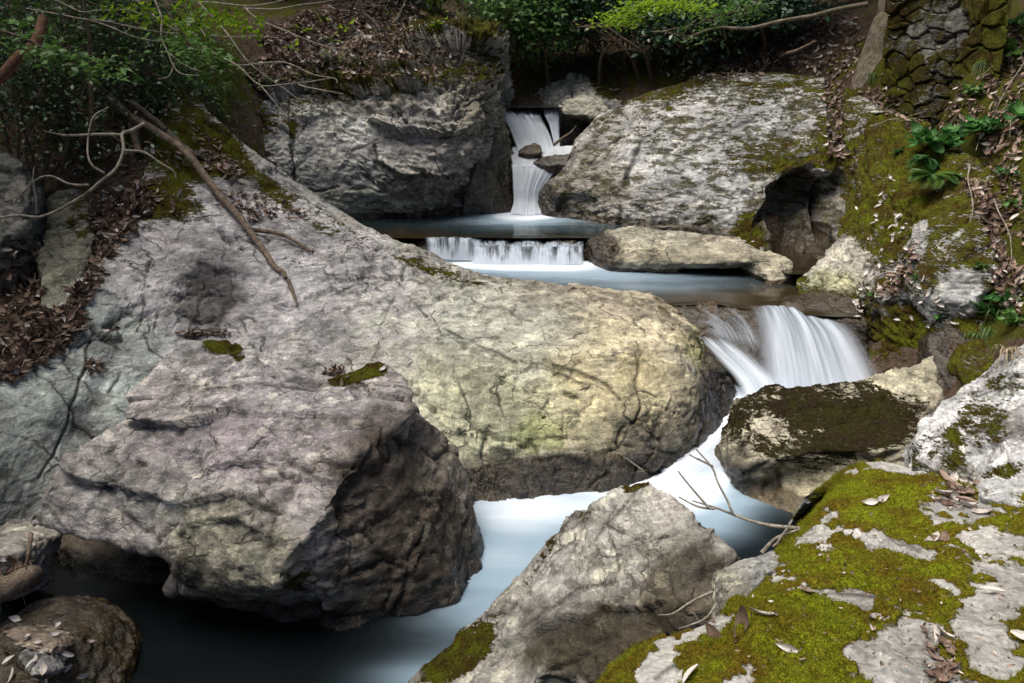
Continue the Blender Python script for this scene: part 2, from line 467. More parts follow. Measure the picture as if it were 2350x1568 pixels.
def weather(me, o, seed):
    """carve a smooth rock mesh: lumps, bedding, cracks, dents, then write its colour / moss / wet attributes"""
    v = coords(me); n = normals(me)
    px, py = proj(v)
    s3 = np.array(o.get('strat', (.2, -.3, 1.0)), dtype=float); s3 /= np.linalg.norm(s3)
    d = np.zeros(len(v))
    f = o.get('freq', 1.0); A = o.get('amp', 1.0) * (1 - .7 * np.clip(blob_sum(px, py, o.get('calm', []), 1.5), 0, 1))
    q = v + 3.0 * (v @ s3)[:, None] * s3[None]                     # squeezed along the bedding
    d += A * o.get('big', .10) * fbm(v * .9 * f, 3, seed)
    d += A * o.get('lump', .07) * (ridged(v * 1.9 * f + .25 * fbm(v * 3, 2, seed + 9)[:, None], 4, seed + 3, .55) - .28)
    d += A * o.get('bed', .045) * (ridged(q * 1.7 * f, 4, seed + 5, .6) - .25)
    d += A * o.get('fine', .02) * fbm(q * 7 * f, 3, seed + 8, .6)
    k = o.get('micro', .012)
    ch = o.get('chip', .028 / max(1.0, f * .8)); wq = v + .12 * np.stack([fbm(v * 2.2, 2, seed + 60), fbm(v * 2.2, 2, seed + 61), fbm(v * 2.2, 2, seed + 62)], 1); wq = wq + 1.6 * (wq @ s3)[:, None] * s3[None]
    cm = sstep(-.35, .35, fbm(v * .8 * f, 2, seed + 70))
    d += A * ch * (.25 + .95 * cm) * (chips(wq * 2.0 * f, seed) + .5 * chips(wq * 4.6 * f, seed + 1) + .22 * chips(wq * 10 * f, seed + 2))
    fr = o.get('frac', .022 / max(1.0, f)); fq = o.get('fracf', .9) * f
    wf = v + .35 * np.stack([fbm(v * 1.1, 4, seed + 63, .6), fbm(v * 1.1, 4, seed + 64, .6), fbm(v * 1.1, 4, seed + 65, .6)], 1); wf = wf + .8 * (wf @ s3)[:, None] * s3[None]
    g1 = chips(wf * fq, seed + 5, True); g2 = chips(wf * 2.4 * fq, seed + 6, True)
    gate = sstep(-.12, .12, fbm(v * 1.3 * f, 3, seed + 71)); gate2 = sstep(.0, .2, fbm(v * 1.7 * f, 3, seed + 72))
    line = np.maximum(np.exp(-g1[1] / (.028 * fq)) * gate, .75 * np.exp(-g2[1] / (.05 * fq)) * gate2)
    d += fr * (1.2 * gate * g1[0] + .5 * gate2 * g2[0]) - fr * 1.5 * line
    d -= A * k * np.clip(.22 - np.abs(perlin(v * 5 * f + .3 * fbm(v * 6, 2, seed)[:, None], seed + 21)), 0, 1) * 5
    face = (v - np.array([0, 0, CAM_H])); face /= np.linalg.norm(face, axis=1)[:, None]
    facing = sstep(.25, -.1, (n * face).sum(1))
    dist = np.hypot(v[:, 1], v[:, 2] - CAM_H)
    wobx = 14 * fbm(v * 4, 3, seed + 2, .6); woby = 14 * fbm(v * 4, 3, seed + 4, .6)
    for c in o.get('cracks', []):
        pl, w, dep = c
        dd = poly_dist(px + wobx, py + woby, pl)
        d -= facing * .75 * dep * np.exp(-(dd / (w * .8)) ** 2) * sstep(-.35, .15, perlin(v * 3.5, seed + 77))
    for c in o.get('ledges', []):                                   # a step: rock above the line stands proud of the rock below
        pl, w, dep = c
        xs = np.array([a[0] for a in pl], float); ys = np.array([a[1] for a in pl], float)
        yl = np.interp(px, xs, ys); below = py - yl + 26 * fbm(v * 2.5, 4, seed + 6, .6)
        inr = sstep(xs[0] - 15, xs[0] + 15, px) * sstep(xs[-1] + 15, xs[-1] - 15, px)
        d += facing * dep * inr * (np.exp(-np.clip(-below, 0, None) / w) * (below < 0) - .6 * np.exp(-np.clip(below, 0, None) / w * .8) * (below >= 0))
    v = v + n * d[:, None]
    for c in o.get('dents', []):                                    # hollows, pressed along a world direction
        x, y, rx, ry, dep = c[:5]; ang = R(c[5]) if len(c) > 5 else 0; dr = np.array(c[6] if len(c) > 6 else (0, 1, -.2), float)
        dx, dy = px - x, py - y
        u = (dx * math.cos(ang) + dy * math.sin(ang)) / rx; w = (-dx * math.sin(ang) + dy * math.cos(ang)) / ry
        r = np.sqrt(u * u + w * w) + (c[7] if len(c) > 7 else .15) * fbm(v * 3, 3, seed + 31)
        v = v + (facing * dep * sstep(1.0, .62, r))[:, None] * (dr / np.linalg.norm(dr))[None]
    setco(me, v); n = normals(me); px, py = proj(v)
    # ---- colour
    col = np.tile(np.array(o.get('col', (.33, .32, .30))), (len(v), 1))
    tn = 1.1 * fbm(v * 2.4, 5, seed + 14, .65) + .35 * fbm(q * 5, 3, seed + 15, .6)
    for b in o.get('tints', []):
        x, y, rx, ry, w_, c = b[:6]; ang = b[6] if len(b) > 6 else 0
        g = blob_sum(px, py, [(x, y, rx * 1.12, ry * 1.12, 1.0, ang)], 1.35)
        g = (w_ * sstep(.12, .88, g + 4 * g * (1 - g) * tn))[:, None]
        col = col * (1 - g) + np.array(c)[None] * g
    for c in o.get('cracks', []):
        dd = poly_dist(px + wobx, py + woby, c[0])
        g = (np.exp(-(dd / (c[1] * .7)) ** 2) * .85 * facing * sstep(-.35, .15, perlin(v * 3.5, seed + 77)))[:, None]; col = col * (1 - g) + np.array([.03, .027, .02]) * g
    g = (.72 * sstep(.3, .85, line))[:, None]; col = col * (1 - g) + col * np.array([.22, .2, .17]) * g
    attr_c(me, 'col', np.clip(col, .008, .9))
    up = n[:, 2]
    moss = o.get('moss', -1.0) + o.get('mossup', 0.0) * (up - .5)
    moss = moss + blob_sum(px, py, o.get('mossb', [])) + .25 * fbm(v * 1.3, 3, seed + 40) * (1 if o.get('moss', -1) > -.5 else 0)
    if o.get('mossnp'):                                            # moss grown as real cushions
        moss = moss + o['mossnp'] * (fbm(v * 3.2, 4, seed + 80, .62) + .5 * fbm(q * 2.6, 4, seed + 81, .6) + .45 * fbm(v * 17, 3, seed + 83, .65))
        mk = sstep(.46, .62, moss)
        v = v + n * (mk * (.010 + .010 * fbm(v * 9, 3, seed + 82)))[:, None]; setco(me, v); n = normals(me); o['mossv'] = (v.copy(), n.copy(), mk)
    attr_f(me, 'moss', moss)
    wet = np.full(len(v), o.get('wet', 0.0))
    if 'wline' in o:
        wz, hgt = o['wline']; wet = np.maximum(wet, 1.15 * sstep(wz + hgt, wz + .1 * hgt, v[:, 2] + .25 * hgt * fbm(v * 2, 3, seed + 50)))
    wet = wet + blob_sum(px, py, o.get('wetb', []))
    attr_f(me, 'wet', wet)
    smooth(me)

def rock_net(name, cols, nu, nv, mat, seed, opt, back=True, foot=.6, tens=.5, label=None, cat=None, group=None, kind=None):
    """a rock mass from a net of surveyed points: columns run from the skyline down to the foot"""
    cc = []
    for c in cols:
        c = list(PP(c)) if not isinstance(c[0], np.ndarray) else list(c)
        if back:
            top = c[0]
            c = [top + np.array([.1, 1.2, -1.9]), top + np.array([.05, .65, -.75]), top + np.array([0, .25, -.19])] + c
        b = c[-1]
        c = c + [b + np.array([0, -.04, -foot * .5]), b + np.array([0, .1, -foot])]
        cc.append(c)
    v, q, u, w = net(cc, nu, nv, tens)
    me = mesh_np(name, v, q); weather(me, opt, seed)
    return tag(link(name, me, mat), label, cat, group, kind)

def rock_hull(name, hulls, vox, mat, seed, opt, sub=1, sm=4, label=None, cat=None, group=None, kind=None, parent=None):
    """a boulder from overlapping convex blocks fused, worn round and weathered"""
    bm = bmesh.new()
    for h in hulls:
        vs = [bm.verts.new(p) for p in h]
        r = bmesh.ops.convex_hull(bm, input=vs)
        bmesh.ops.delete(bm, geom=list({g for g in list(r['geom_interior']) + list(r['geom_unused']) if isinstance(g, bmesh.types.BMVert)}), context='VERTS')
    me0 = bpy.data.meshes.new("hull_tmp"); bm.to_mesh(me0); bm.free()
    ob = bpy.data.objects.new("hull_tmp", me0); COL.objects.link(ob)
    m = ob.modifiers.new("r", 'REMESH'); m.mode = 'VOXEL'; m.voxel_size = vox
    s = ob.modifiers.new("s", 'SMOOTH'); s.iterations = sm; s.factor = .5
    if sub:
        u = ob.modifiers.new("u", 'SUBSURF'); u.levels = sub; u.render_levels = sub
    dg = bpy.context.evaluated_depsgraph_get()
    me = bpy.data.meshes.new_from_object(ob.evaluated_get(dg))
    bpy.data.objects.remove(ob); bpy.data.meshes.remove(me0)
    me.name = name; me.materials.clear()
    weather(me, opt, seed)
    return tag(link(name, me, mat), label, cat, group, kind)

def hull(front, *backs):
    """front: surveyed points; backs: (dx, dy, dz) shifts that give the block its thickness"""
    f = PP(front); out = [f]
    for b in backs: out.append(f + np.array(b))
    return np.concatenate(out)

# ================================================================== SETTING: ground
def tps(cp, xy):
    c = cp[:, :2]; n = len(c)
    def U(r2): return .5 * r2 * np.log(r2 + 1e-9)
    K = U(((c[:, None] - c[None]) ** 2).sum(2)) + np.eye(n) * .02
    Pm = np.hstack([np.ones((n, 1)), c]); A = np.block([[K, Pm], [Pm.T, np.zeros((3, 3))]])
    w = np.linalg.solve(A, np.concatenate([cp[:, 2], np.zeros(3)]))
    out = np.zeros(len(xy))
    for s in range(0, len(xy), 20000):
        b = xy[s:s + 20000]
        out[s:s + 20000] = U(((b[:, None] - c[None]) ** 2).sum(2)) @ w[:n] + w[n] + b @ w[n + 1:]
    return out

GC = PP([  # left bank
    (-250, 900, 4.2), (0, 870, 4.7), (60, 790, 5.3), (140, 720, 5.8), (0, 650, 6.6), (100, 600, 6.7), (215, 560, 6.6), (260, 470, 7.2), (0, 500, 7.3),
    (330, 400, 7.5), (150, 420, 7.6), (0, 380, 7.9), (380, 300, 8.6), (440, 190, 9.6), (280, 200, 9.0), (120, 250, 8.5), (0, 150, 8.7), (560, 150, 11.0),
    (430, 60, 11.2), (200, 40, 10.5), (0, 0, 10.0), (620, 100, 11.8), (720, 70, 12.3), (860, 40, 12.8), (980, 10, 13.4), (700, 10, 13.5),
    # behind
    (1170, 180, 13.6), (1300, 160, 14.0), (1420, 190, 13.4), (1220, 60, 16.5), (1400, 60, 16.5), (1600, 60, 15.5), (1560, 150, 12.9),
    # right bank
    (1700, 150, 12.4), (1850, 150, 11.6), (1940, 200, 10.6), (1800, 40, 14.0), (2000, 120, 11.0), (2100, 230, 9.6), (2200, 180, 9.0), (2349, 150, 8.4),
    (2120, 330, 8.6), (2250, 300, 7.9), (2349, 330, 7.1), (2300, 420, 7.0), (2349, 560, 6.2), (2320, 700, 5.9), (2349, 760, 5.4), (2500, 700, 5.0), (2600, 400, 6.0),
    (2200, 20, 10.6), (2349, 0, 9.6)]).tolist()
GC += [(-9, 3, 3.0), (-9, 8, 4.2), (-9, 14, 6), (-4, 20, 6.5), (3, 20, 5.8), (9, 15, 5.5), (9, 8, 4.8), (7, 4, 3.2), (-3.2, 2.0, .2), (-1.5, 2.5, -.8), (-6, 2, 1.4),
       (0, 3.5, -.8), (1, 5.5, -.7), (0, 1.2, -.2), (1.5, 1.5, -.3), (3, 2.5, 0), (2.6, 5.0, -.4), (-.8, 5.5, -.5), (.8, 8.3, .1), (-.6, 9.3, .2), (2.0, 8, .1), (2.8, 7.2, .1), (0, 10.3, .2),
       (1.5, 10.2, .3), (-1.5, 10.6, .5), (-2.6, 10.6, .9), (.3, 11.6, 1.0), (.3, 12.6, 1.7), (2.0, 10.8, 1.1), (3.2, 9.3, .9), (-2, 11.8, 2.4), (-2.2, 7.5, .2), (-1.5, 9.0, .3), (-3.6, 9.4, 1.2), (4.3, 1.5, 1.0)]
GC += [(q - np.array([0, 0, .45])).tolist() for q in PP([(0, 1100, 4.0), (-150, 1100, 3.6), (180, 850, 4.9), (170, 1050, 4.4), (320, 750, 5.4), (465, 400, 7.6), (470, 600, 6.2), (640, 620, 6.5), (740, 510, 7.5), (1000, 670, 6.3)])]
GC += [(3.3, 10.0, .5), (4.0, 9.7, .5), (3.5, 10.6, .9), (2.4, 10.9, .6), (4.6, 9.2, .6)]
GC += [(3.2, 8.2, .2), (3.6, 8.4, .25), (3.9, 8.7, .3), (3.4, 8.9, .3), (2.9, 8.6, .2), (4.0, 8.2, .3), (3.3, 9.2, .1), (3.7, 9.3, .1)]
GC = np.array(GC)
gx = np.concatenate([np.linspace(-14, -7, 30)[:-1], np.linspace(-7, 7, 330), np.linspace(7, 14, 30)[1:]])
gy = np.concatenate([np.linspace(.3, 14, 320), np.linspace(14, 28, 80)[1:]])
XX, YY = np.meshgrid(gx, gy)
xy = np.stack([XX.ravel(), YY.ravel()], 1)
zz = tps(GC, xy); zz = np.clip(zz, -1.5, 9)
v = np.column_stack([xy, zz])
v[:, 2] += .14 * fbm(v * 1.1, 4, 3) + .05 * (ridged(v * 3.2, 3, 4) - .3)
j, i = np.meshgrid(np.arange(len(gy) - 1), np.arange(len(gx) - 1), indexing='ij'); k = (j * len(gx) + i).ravel(); nx = len(gx)
me = mesh_np("forest_floor", v, np.stack([k, k + 1, k + nx + 1, k + nx], 1))
px, py = proj(v)
attr_f(me, 'moss', .32 + blob_sum(px, py, [(420, 120, 160, 90, .35), (540, 160, 60, 90, .3), (560, 30, 160, 40, .35), (2150, 180, 220, 140, .25), (2280, 280, 200, 250, .22), (2300, 620, 120, 200, .5)  , (1900, 600, 120, 60, .3), (2150, 60, 260, 120, .25), (2300, 420, 120, 180, .3), (1560, 170, 120, 50, .4),
    (900, 60, 160, 60, -.5), (700, 100, 200, 60, -.5), (1900, 60, 200, 60, -.3), (100, 700, 200, 150, -.6)]))
smooth(me)
ground = tag(link("forest_floor", me, soil_mat("leaf_mould")), kind="structure")
def gz(x, y):                                 # height of the forest floor
    return float(tps(GC, np.array([[x, y]]))[0])

# ================================================================== SETTING: water
def pool(name, x0, x1, y0, y1, z, st, blobs, mat, shal=(), lip=None):
    gx = np.arange(x0, x1, st); gy = np.arange(y0, y1, st)
    X, Y = np.meshgrid(gx, gy); v = np.column_stack([X.ravel(), Y.ravel(), np.full(X.size, z)])
    v[:, 2] += .006 * fbm(v * np.array([1.2, 2.4, 1]), 2, 2)
    n = len(gx); j, i = np.meshgrid(np.arange(len(gy) - 1), np.arange(n - 1), indexing='ij'); k = (j * n + i).ravel()
    q = np.stack([k, k + 1, k + n + 1, k + n], 1)
    if lip is not None:                       # the pool ends where it spills
        lp = PP(lip); yl = np.interp(v[:, 0], lp[:, 0], lp[:, 1])
        v[:, 1] = np.where(v[:, 1] < yl, yl, v[:, 1]); v[:, 2] -= .008 * sstep(.12, 0, v[:, 1] - yl)
        q = q[~(np.abs(v[q][:, :, 1] - yl[q]) < 1e-5).all(1)]
    me = mesh_np(name, v, q); px, py = proj(v)
    attr_f(me, 'foam', np.clip(blob_sum(px, py, blobs, 1.05), 0, 1.2)); attr_f(me, 'shallow', np.clip(blob_sum(px, py, shal, 1.2), 0, 1)); smooth(me)
    return tag(link(name, me, mat), kind="structure")

ZL, ZM, ZU, ZT = 0.0, .52, .75, 2.06
w_low = pool_mat("lower_pool_water", (.004, .006, .007), (.26, .36, .45), .2)
w_mid = pool_mat("middle_pool_water", (.012, .022, .023), (.27, .36, .45), .16, (.030, .021, .010))
w_up = pool_mat("upper_pool_water", (.008, .016, .018), (.26, .35, .43), .13, (.024, .016, .007))
pool("lower_pool", -4.2, 3.2, 1.2, 6.75, ZL, .035,
     [(1700, 960, 130, 80, 1.0), (1600, 1060, 150, 80, 1.0), (1350, 1150, 300, 60, .50), (1150, 1200, 200, 150, .42), (1180, 1350, 220, 200, .34), (1010, 1565, 170, 50, .28), (1880, 880, 170, 60, 1.2), (1500, 1160, 140, 90, .45), (1650, 1190, 90, 50, .2)], w_low)
pool("middle_pool", -2.2, 4.2, 6.55, 9.0, ZM, .035,
     [(1190, 606, 190, 13, 1.2), (1250, 620, 260, 22, .5), (1430, 645, 200, 26, .26), (1620, 655, 160, 24, .10)], w_mid, [(1720, 700, 200, 45, .95), (1850, 690, 160, 40, .7), (1600, 690, 100, 20, .4)], [(1380, 655, 6.7), (1490, 676, 6.95), (1560, 694, 7.1), (1640, 690, 7.15), (1742, 708, 6.9), (1800, 706, 6.9), (1860, 728, 6.78), (1930, 737, 6.72), (1975, 735, 6.75), (1985, 700, 7.05), (2100, 690, 7.3), (2500, 680, 7.6)])
pool("upper_pool", -3.2, 2.72, 8.93, 11.4, ZU, .04,
     [(1205, 493, 70, 10, 1.2), (1190, 502, 140, 14, .5), (1230, 516, 240, 20, .16)], w_up, [(920, 540, 120, 16, .9), (1250, 545, 300, 9, .6)], [(700, 552, 9.12), (975, 549, 9.02), (1060, 547, 9.03), (1090, 551, 9.06), (1340, 552, 9.04), (1700, 552, 9.0)])
pool("top_pool", -.8, .74, 11.78, 13.6, ZT, .04, [(1200, 256, 60, 12, .2)], w_up, [(1220, 250, 120, 15, .5)])
pool("side_pool", 2.75, 4.5, 7.75, 9.3, .64, .05, [], w_up, [(1850, 595, 160, 60, 1)])

# ================================================================== ROCKS
m_slab = rock_mat("slab_rock", (.5, -.5, 1), lichen=.35, crack=.7, streak=.45, mottle=.5, mscale=5)
m_boul = rock_mat("boulder_rock", (.3, -.2, 1), lichen=.75, crack=.6, streak=.3, mottle=.75, mscale=7, mfreq=210, sc_=1.3)
m_cliff = rock_mat("cliff_rock", (.15, -.25, 1), lichen=.5, crack=.8, streak=.4, mottle=.6, mscale=2.6, stain=.4, mossc=((.062, .066, .01), (.035, .024, .008)))
m_pale = rock_mat("pale_rock", (-.45, -.35, 1), lichen=.5, crack=.5, streak=.4, mottle=.4, mscale=6.0, stain=.9, mbed=.8, crust=(.045, .042, .015), clo=.525)
m_bank = rock_mat("bank_rock", (-.35, -.4, 1), lichen=.5, crack=.5, streak=.45, mottle=.5, mscale=5)
m_mossy = rock_mat("mossy_rock", (.1, .3, 1), lichen=.2, crack=.25, streak=.2, mottle=.35, mscale=4.2, mfreq=230, fine=.6, stain=.22, mwild=.3, mossc=((.165, .19, .010), (.12, .08, .010)))
m_crust = rock_mat("crusted_rock", (.3, -.2, 1), lichen=.6, crack=.5, streak=.3, mottle=.7, mscale=5, mfreq=160, sc_=1.2, mossc=((.032, .030, .008), (.030, .022, .012)))
m_wet = rock_mat("wet_rock", (.3, -.2, 1), lichen=.0, crack=.5, streak=.4, mottle=.6, mscale=5)
GREY, PURP, OCHRE, GREEN, PALE = (.33, .33, .32), (.235, .215, .235), (.37, .31, .20), (.36, .37, .25), (.47, .47, .47)

# ---- the great whaleback slab in the middle
slab = rock_net("rock_slab", [
    [(-420, 980, 3.8), (-350, 1100, 3.5), (-300, 1200, 3.3), (-300, 1320, 3.15), (-300, 1420, 3.0)],
    [(-120, 960, 4.1), (-110, 1050, 3.85), (-100, 1130, 3.65), (-100, 1240, 3.5), (-100, 1330, 3.38)],
    [(0, 865, 4.55), (5, 1000, 4.15), (0, 1100, 3.95), (0, 1220, 3.8), (0, 1300, 3.7)],
    [(190, 640, 5.7), (180, 850, 4.85), (170, 1000, 4.5), (150, 1150, 4.15), (130, 1250, 4.0)],
    [(320, 430, 7.2), (350, 590, 6.2), (320, 750, 5.4), (300, 900, 4.9), (280, 1100, 4.4)],
    [(400, 205, 9.0), (465, 400, 7.6), (470, 600, 6.25), (470, 760, 5.6), (500, 1000, 4.6)],
    [(505, 285, 8.8), (590, 430, 7.8), (640, 620, 6.5), (650, 780, 5.6), (700, 1000, 4.6)],
    [(625, 387, 8.6), (740, 510, 7.5), (840, 640, 6.5), (880, 800, 5.45), (900, 1050, 4.5)],
    [(765, 478, 8.3), (880, 570, 7.3), (980, 670, 6.3), (1040, 830, 5.25), (1000, 1100, 4.45)],
    [(905, 550, 7.9), (1000, 610, 7.1), (1120, 710, 6.1), (1180, 850, 5.15), (1130, 1145, 4.47)],
    [(1065, 617, 7.3), (1160, 655, 6.7), (1270, 745, 5.75), (1320, 880, 5.05), (1270, 1144, 4.48)],
    [(1250, 649, 6.9), (1340, 680, 6.5), (1430, 765, 5.8), (1475, 880, 5.15), (1420, 1118, 4.6)],
    [(1400, 657, 6.8), (1480, 697, 6.45), (1550, 785, 5.85), (1585, 900, 5.35), (1540, 1075, 4.9)],
    [(1490, 672, 6.75), (1560, 735, 6.5), (1620, 830, 6.1), (1640, 910, 5.75), (1620, 1030, 5.3)],
    [(1530, 700, 7.0), (1595, 780, 6.7), (1675, 865, 6.3), (1692, 920, 6.05), (1672, 1000, 5.65)],
    [(1530, 720, 7.3), (1595, 800, 7.0), (1670, 890, 6.6), (1685, 940, 6.4), (1672, 1010, 6.0)],
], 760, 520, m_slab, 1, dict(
    col=(.41, .395, .35), strat=(.5, -.5, .8), big=.05, lump=.035, bed=.03, fine=.012, micro=.006, chip=.035, frac=.028, fracf=.8, calm=[(1250, 860, 280, 180, .6), (200, 950, 240, 260, .5)], wline=(ZL, .2),
    cracks=[([(1000, 745), (1090, 790), (1180, 830), (1260, 845), (1330, 880)], 5, .03), ([(1250, 830), (1330, 850), (1390, 885), (1440, 940)], 7, .05), ([(1300, 900), (1360, 925), (1430, 940), (1490, 910)], 7, .06),
            ([(1200, 985), (1240, 945), (1260, 920)], 5, .03), ([(820, 560), (900, 640), (1000, 745)], 4, .03), ([(1000, 690), (1060, 660), (1090, 620)], 6, .05), ([(930, 610), (900, 700), (870, 760)], 4, .03), ([(700, 690), (800, 640), (880, 560)], 4, .025),
            ([(250, 900), (300, 800), (330, 700), (345, 600)], 4, .03), ([(90, 1100), (150, 980), (190, 850), (215, 760)], 4, .03), ([(1620, 800), (1600, 900), (1612, 980), (1590, 1040)], 5, .04), ([(1250, 1000), (1400, 1010), (1550, 1040)], 4, .03), ([(1060, 1000), (1150, 1010), (1300, 1000)], 3, .02)],
    dents=[(470, 690, 75, 85, .05, 10, (.1, 1, -.35), .8), (1090, 660, 35, 25, .05), (330, 560, 60, 50, .08)],
    tints=[(420, 650, 330, 330, .8, (.43, .405, .42)), (150, 950, 300, 260, .85, (.40, .44, .41)), (780, 640, 330, 150, .8, (.46, .44, .45), 35), (1230, 850, 330, 200, .85, (.51, .505, .40)), (1470, 760, 190, 140, .8, (.54, .47, .32)),
           (1450, 950, 230, 130, .75, (.52, .45, .27)), (1100, 960, 170, 130, .7, (.50, .50, .34)), (1120, 730, 200, 80, .6, (.57, .57, .50)), (475, 690, 85, 90, .85, (.10, .085, .085)), (1350, 690, 200, 40, .6, (.27, .235, .19), 8),  # dark tint over the dent paints the hollow's shade
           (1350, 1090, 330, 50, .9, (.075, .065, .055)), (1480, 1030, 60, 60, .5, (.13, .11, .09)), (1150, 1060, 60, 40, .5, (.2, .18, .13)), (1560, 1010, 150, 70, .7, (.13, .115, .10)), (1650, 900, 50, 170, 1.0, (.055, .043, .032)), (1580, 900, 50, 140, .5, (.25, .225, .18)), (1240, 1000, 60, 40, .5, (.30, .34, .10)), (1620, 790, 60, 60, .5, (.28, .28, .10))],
    moss=-.12, mossup=.18, mossb=[(400, 290, 150, 120, .75), (480, 360, 110, 60, .45), (370, 470, 110, 60, .65), (560, 400, 140, 40, .4, 40), (700, 480, 180, 30, .38, 33), (1000, 620, 180, 16, .38, 18), (250, 590, 60, 60, .4), (1250, 945, 12, 30, .5, 30), (900, 560, 200, 30, .25, 28), (640, 560, 160, 60, .25)],
    wetb=[(1655, 900, 50, 150, 1.1), (1400, 1090, 320, 50, 1.0), (1540, 700, 60, 40, .5), (1100, 1120, 120, 40, .5), (475, 690, 60, 80, .25)]),
    label="huge pale whaleback rock slab sloping from left bank to the pool", cat="rock slab")

# ---- front-left boulder
bl = [hull([(430, 775, 4.3), (510, 768, 4.35), (600, 800, 4.35), (690, 842, 4.3), (350, 840, 4.0), (278, 890, 3.8), (272, 965, 3.72), (480, 960, 3.75), (700, 930, 3.75), (810, 1030, 3.5), (750, 1180, 3.22), (560, 1180, 3.3)],
           (0, .2, -.5), (.05, .7, -.7)),
      hull([(700, 880, 4.2), (820, 838, 4.28), (880, 825, 4.28), (932, 850, 4.15), (957, 935, 3.85), (870, 990, 3.58), (800, 1052, 3.43), (742, 1190, 3.19), (648, 1292, 3.04), (600, 1000, 3.62), (500, 1100, 3.4), (450, 1200, 3.3)],
           (0, .25, -.4), (.1, .8, -1.0)),
      hull([(272, 962, 3.74), (132, 1070, 3.58), (64, 1180, 3.5), (58, 1212, 3.5), (200, 1240, 3.36), (400, 1290, 3.2), (420, 1190, 3.32), (330, 1060, 3.5), (560, 1150, 3.33), (560, 1260, 3.18)],
           (.1, .5, -.12), (.3, .9, -.25)),
      hull([(560, 1180, 3.3), (648, 1292, 3.04), (632, 1368, 3.0), (520, 1350, 3.1), (370, 1362, 3.24), (400, 1290, 3.2), (742, 1190, 3.18), (957, 935, 3.85), (960, 990, 4.05)],
           (0, .4, -.3), (0, .9, -.8)),
      hull([(955, 930, 4.0), (1002, 962, 4.22), (1045, 1000, 4.25), (1068, 1075, 4.2), (1096, 1222, 3.95), (1092, 1312, 3.72), (1060, 1400, 3.45), (930, 1080, 3.72), (870, 1000, 3.62), (742, 1190, 3.24), (650, 1300, 3.1), (760, 1420, 3.2)],
           (-.1, .3, -.55), (-.3, .9, -.7)),
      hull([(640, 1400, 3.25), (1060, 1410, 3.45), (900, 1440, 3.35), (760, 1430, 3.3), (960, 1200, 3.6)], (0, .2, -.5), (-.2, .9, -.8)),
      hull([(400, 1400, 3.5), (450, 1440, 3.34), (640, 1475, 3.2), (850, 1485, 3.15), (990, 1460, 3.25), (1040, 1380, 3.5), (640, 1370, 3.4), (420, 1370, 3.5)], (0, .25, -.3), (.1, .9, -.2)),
      hull([(50, 1240, 3.85), (200, 1262, 3.75), (400, 1330, 3.6), (430, 1400, 3.45), (330, 1400, 3.5), (150, 1370, 3.6), (40, 1330, 3.75)], (.1, .4, .05), (.2, .8, -.5))]  # added block filling the void under the boulder as dark shade
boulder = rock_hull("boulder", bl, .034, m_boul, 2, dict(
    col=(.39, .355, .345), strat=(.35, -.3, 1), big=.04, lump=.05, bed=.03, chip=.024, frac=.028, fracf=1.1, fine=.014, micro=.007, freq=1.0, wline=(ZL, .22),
    cracks=[([(640, 1290), (600, 1240), (540, 1250), (640, 1180)], 4, .02), ([(410, 1120), (440, 1050), (470, 980), (480, 940)], 6, .05), ([(290, 975), (360, 985), (460, 975)], 6, .045), ([(280, 960), (380, 930), (470, 890), (600, 880), (720, 900), (860, 890)], 5, .03),
            ([(400, 1290), (430, 1180), (470, 1120)], 4, .03), ([(960, 940), (940, 1020), (1010, 1010), (1060, 1020)], 5, .035), ([(470, 1130), (560, 1110), (690, 1090)], 5, .03), ([(320, 1060), (400, 1110), (560, 1150), (700, 1200)], 6, .04), ([(640, 1260), (560, 1230), (500, 1180)], 4, .03)],
    ledges=[([(285, 955), (380, 970), (470, 965), (540, 925)], 26, .05), ([(440, 930), (560, 945), (640, 935), (780, 955)], 24, .025), ([(150, 1080), (260, 1120), (420, 1150), (560, 1140)], 26, .035), ([(470, 1080), (600, 1060), (760, 1100)], 24, .025), ([(430, 1200), (540, 1190), (650, 1240)], 22, .03)],
    tints=[(700, 900, 260, 80, .5, (.42, .40, .42), 10), (550, 830, 200, 50, .5, (.43, .41, .41)), (250, 1130, 190, 90, .5, (.37, .36, .33)), (520, 1270, 150, 100, .7, (.30, .28, .20)), (945, 1200, 175, 270, .95, (.085, .066, .048)), (1000, 1330, 120, 120, .6, (.07, .055, .045)), (560, 1020, 220, 60, .6, (.27, .235, .25), -10), (640, 1480, 400, 85, 1.0, (.022, .02, .018)), (220, 1330, 240, 75, 1.0, (.022, .02, .018)), (1000, 1050, 60, 70, .4, (.30, .27, .22))],  # near-black base and dark right face: shade put into the colour
    moss=-.35, mossup=.1, mossb=[(505, 790, 46, 28, 1.25), (548, 814, 18, 20, 1.1), (800, 866, 55, 20, 1.25, -15), (852, 848, 40, 22, 1.25), (560, 1330, 160, 50, .45), (700, 1330, 60, 40, .5)]),
    sm=2, label="massive purplish grey boulder with a dark undercut filling the lower left", cat="boulder")

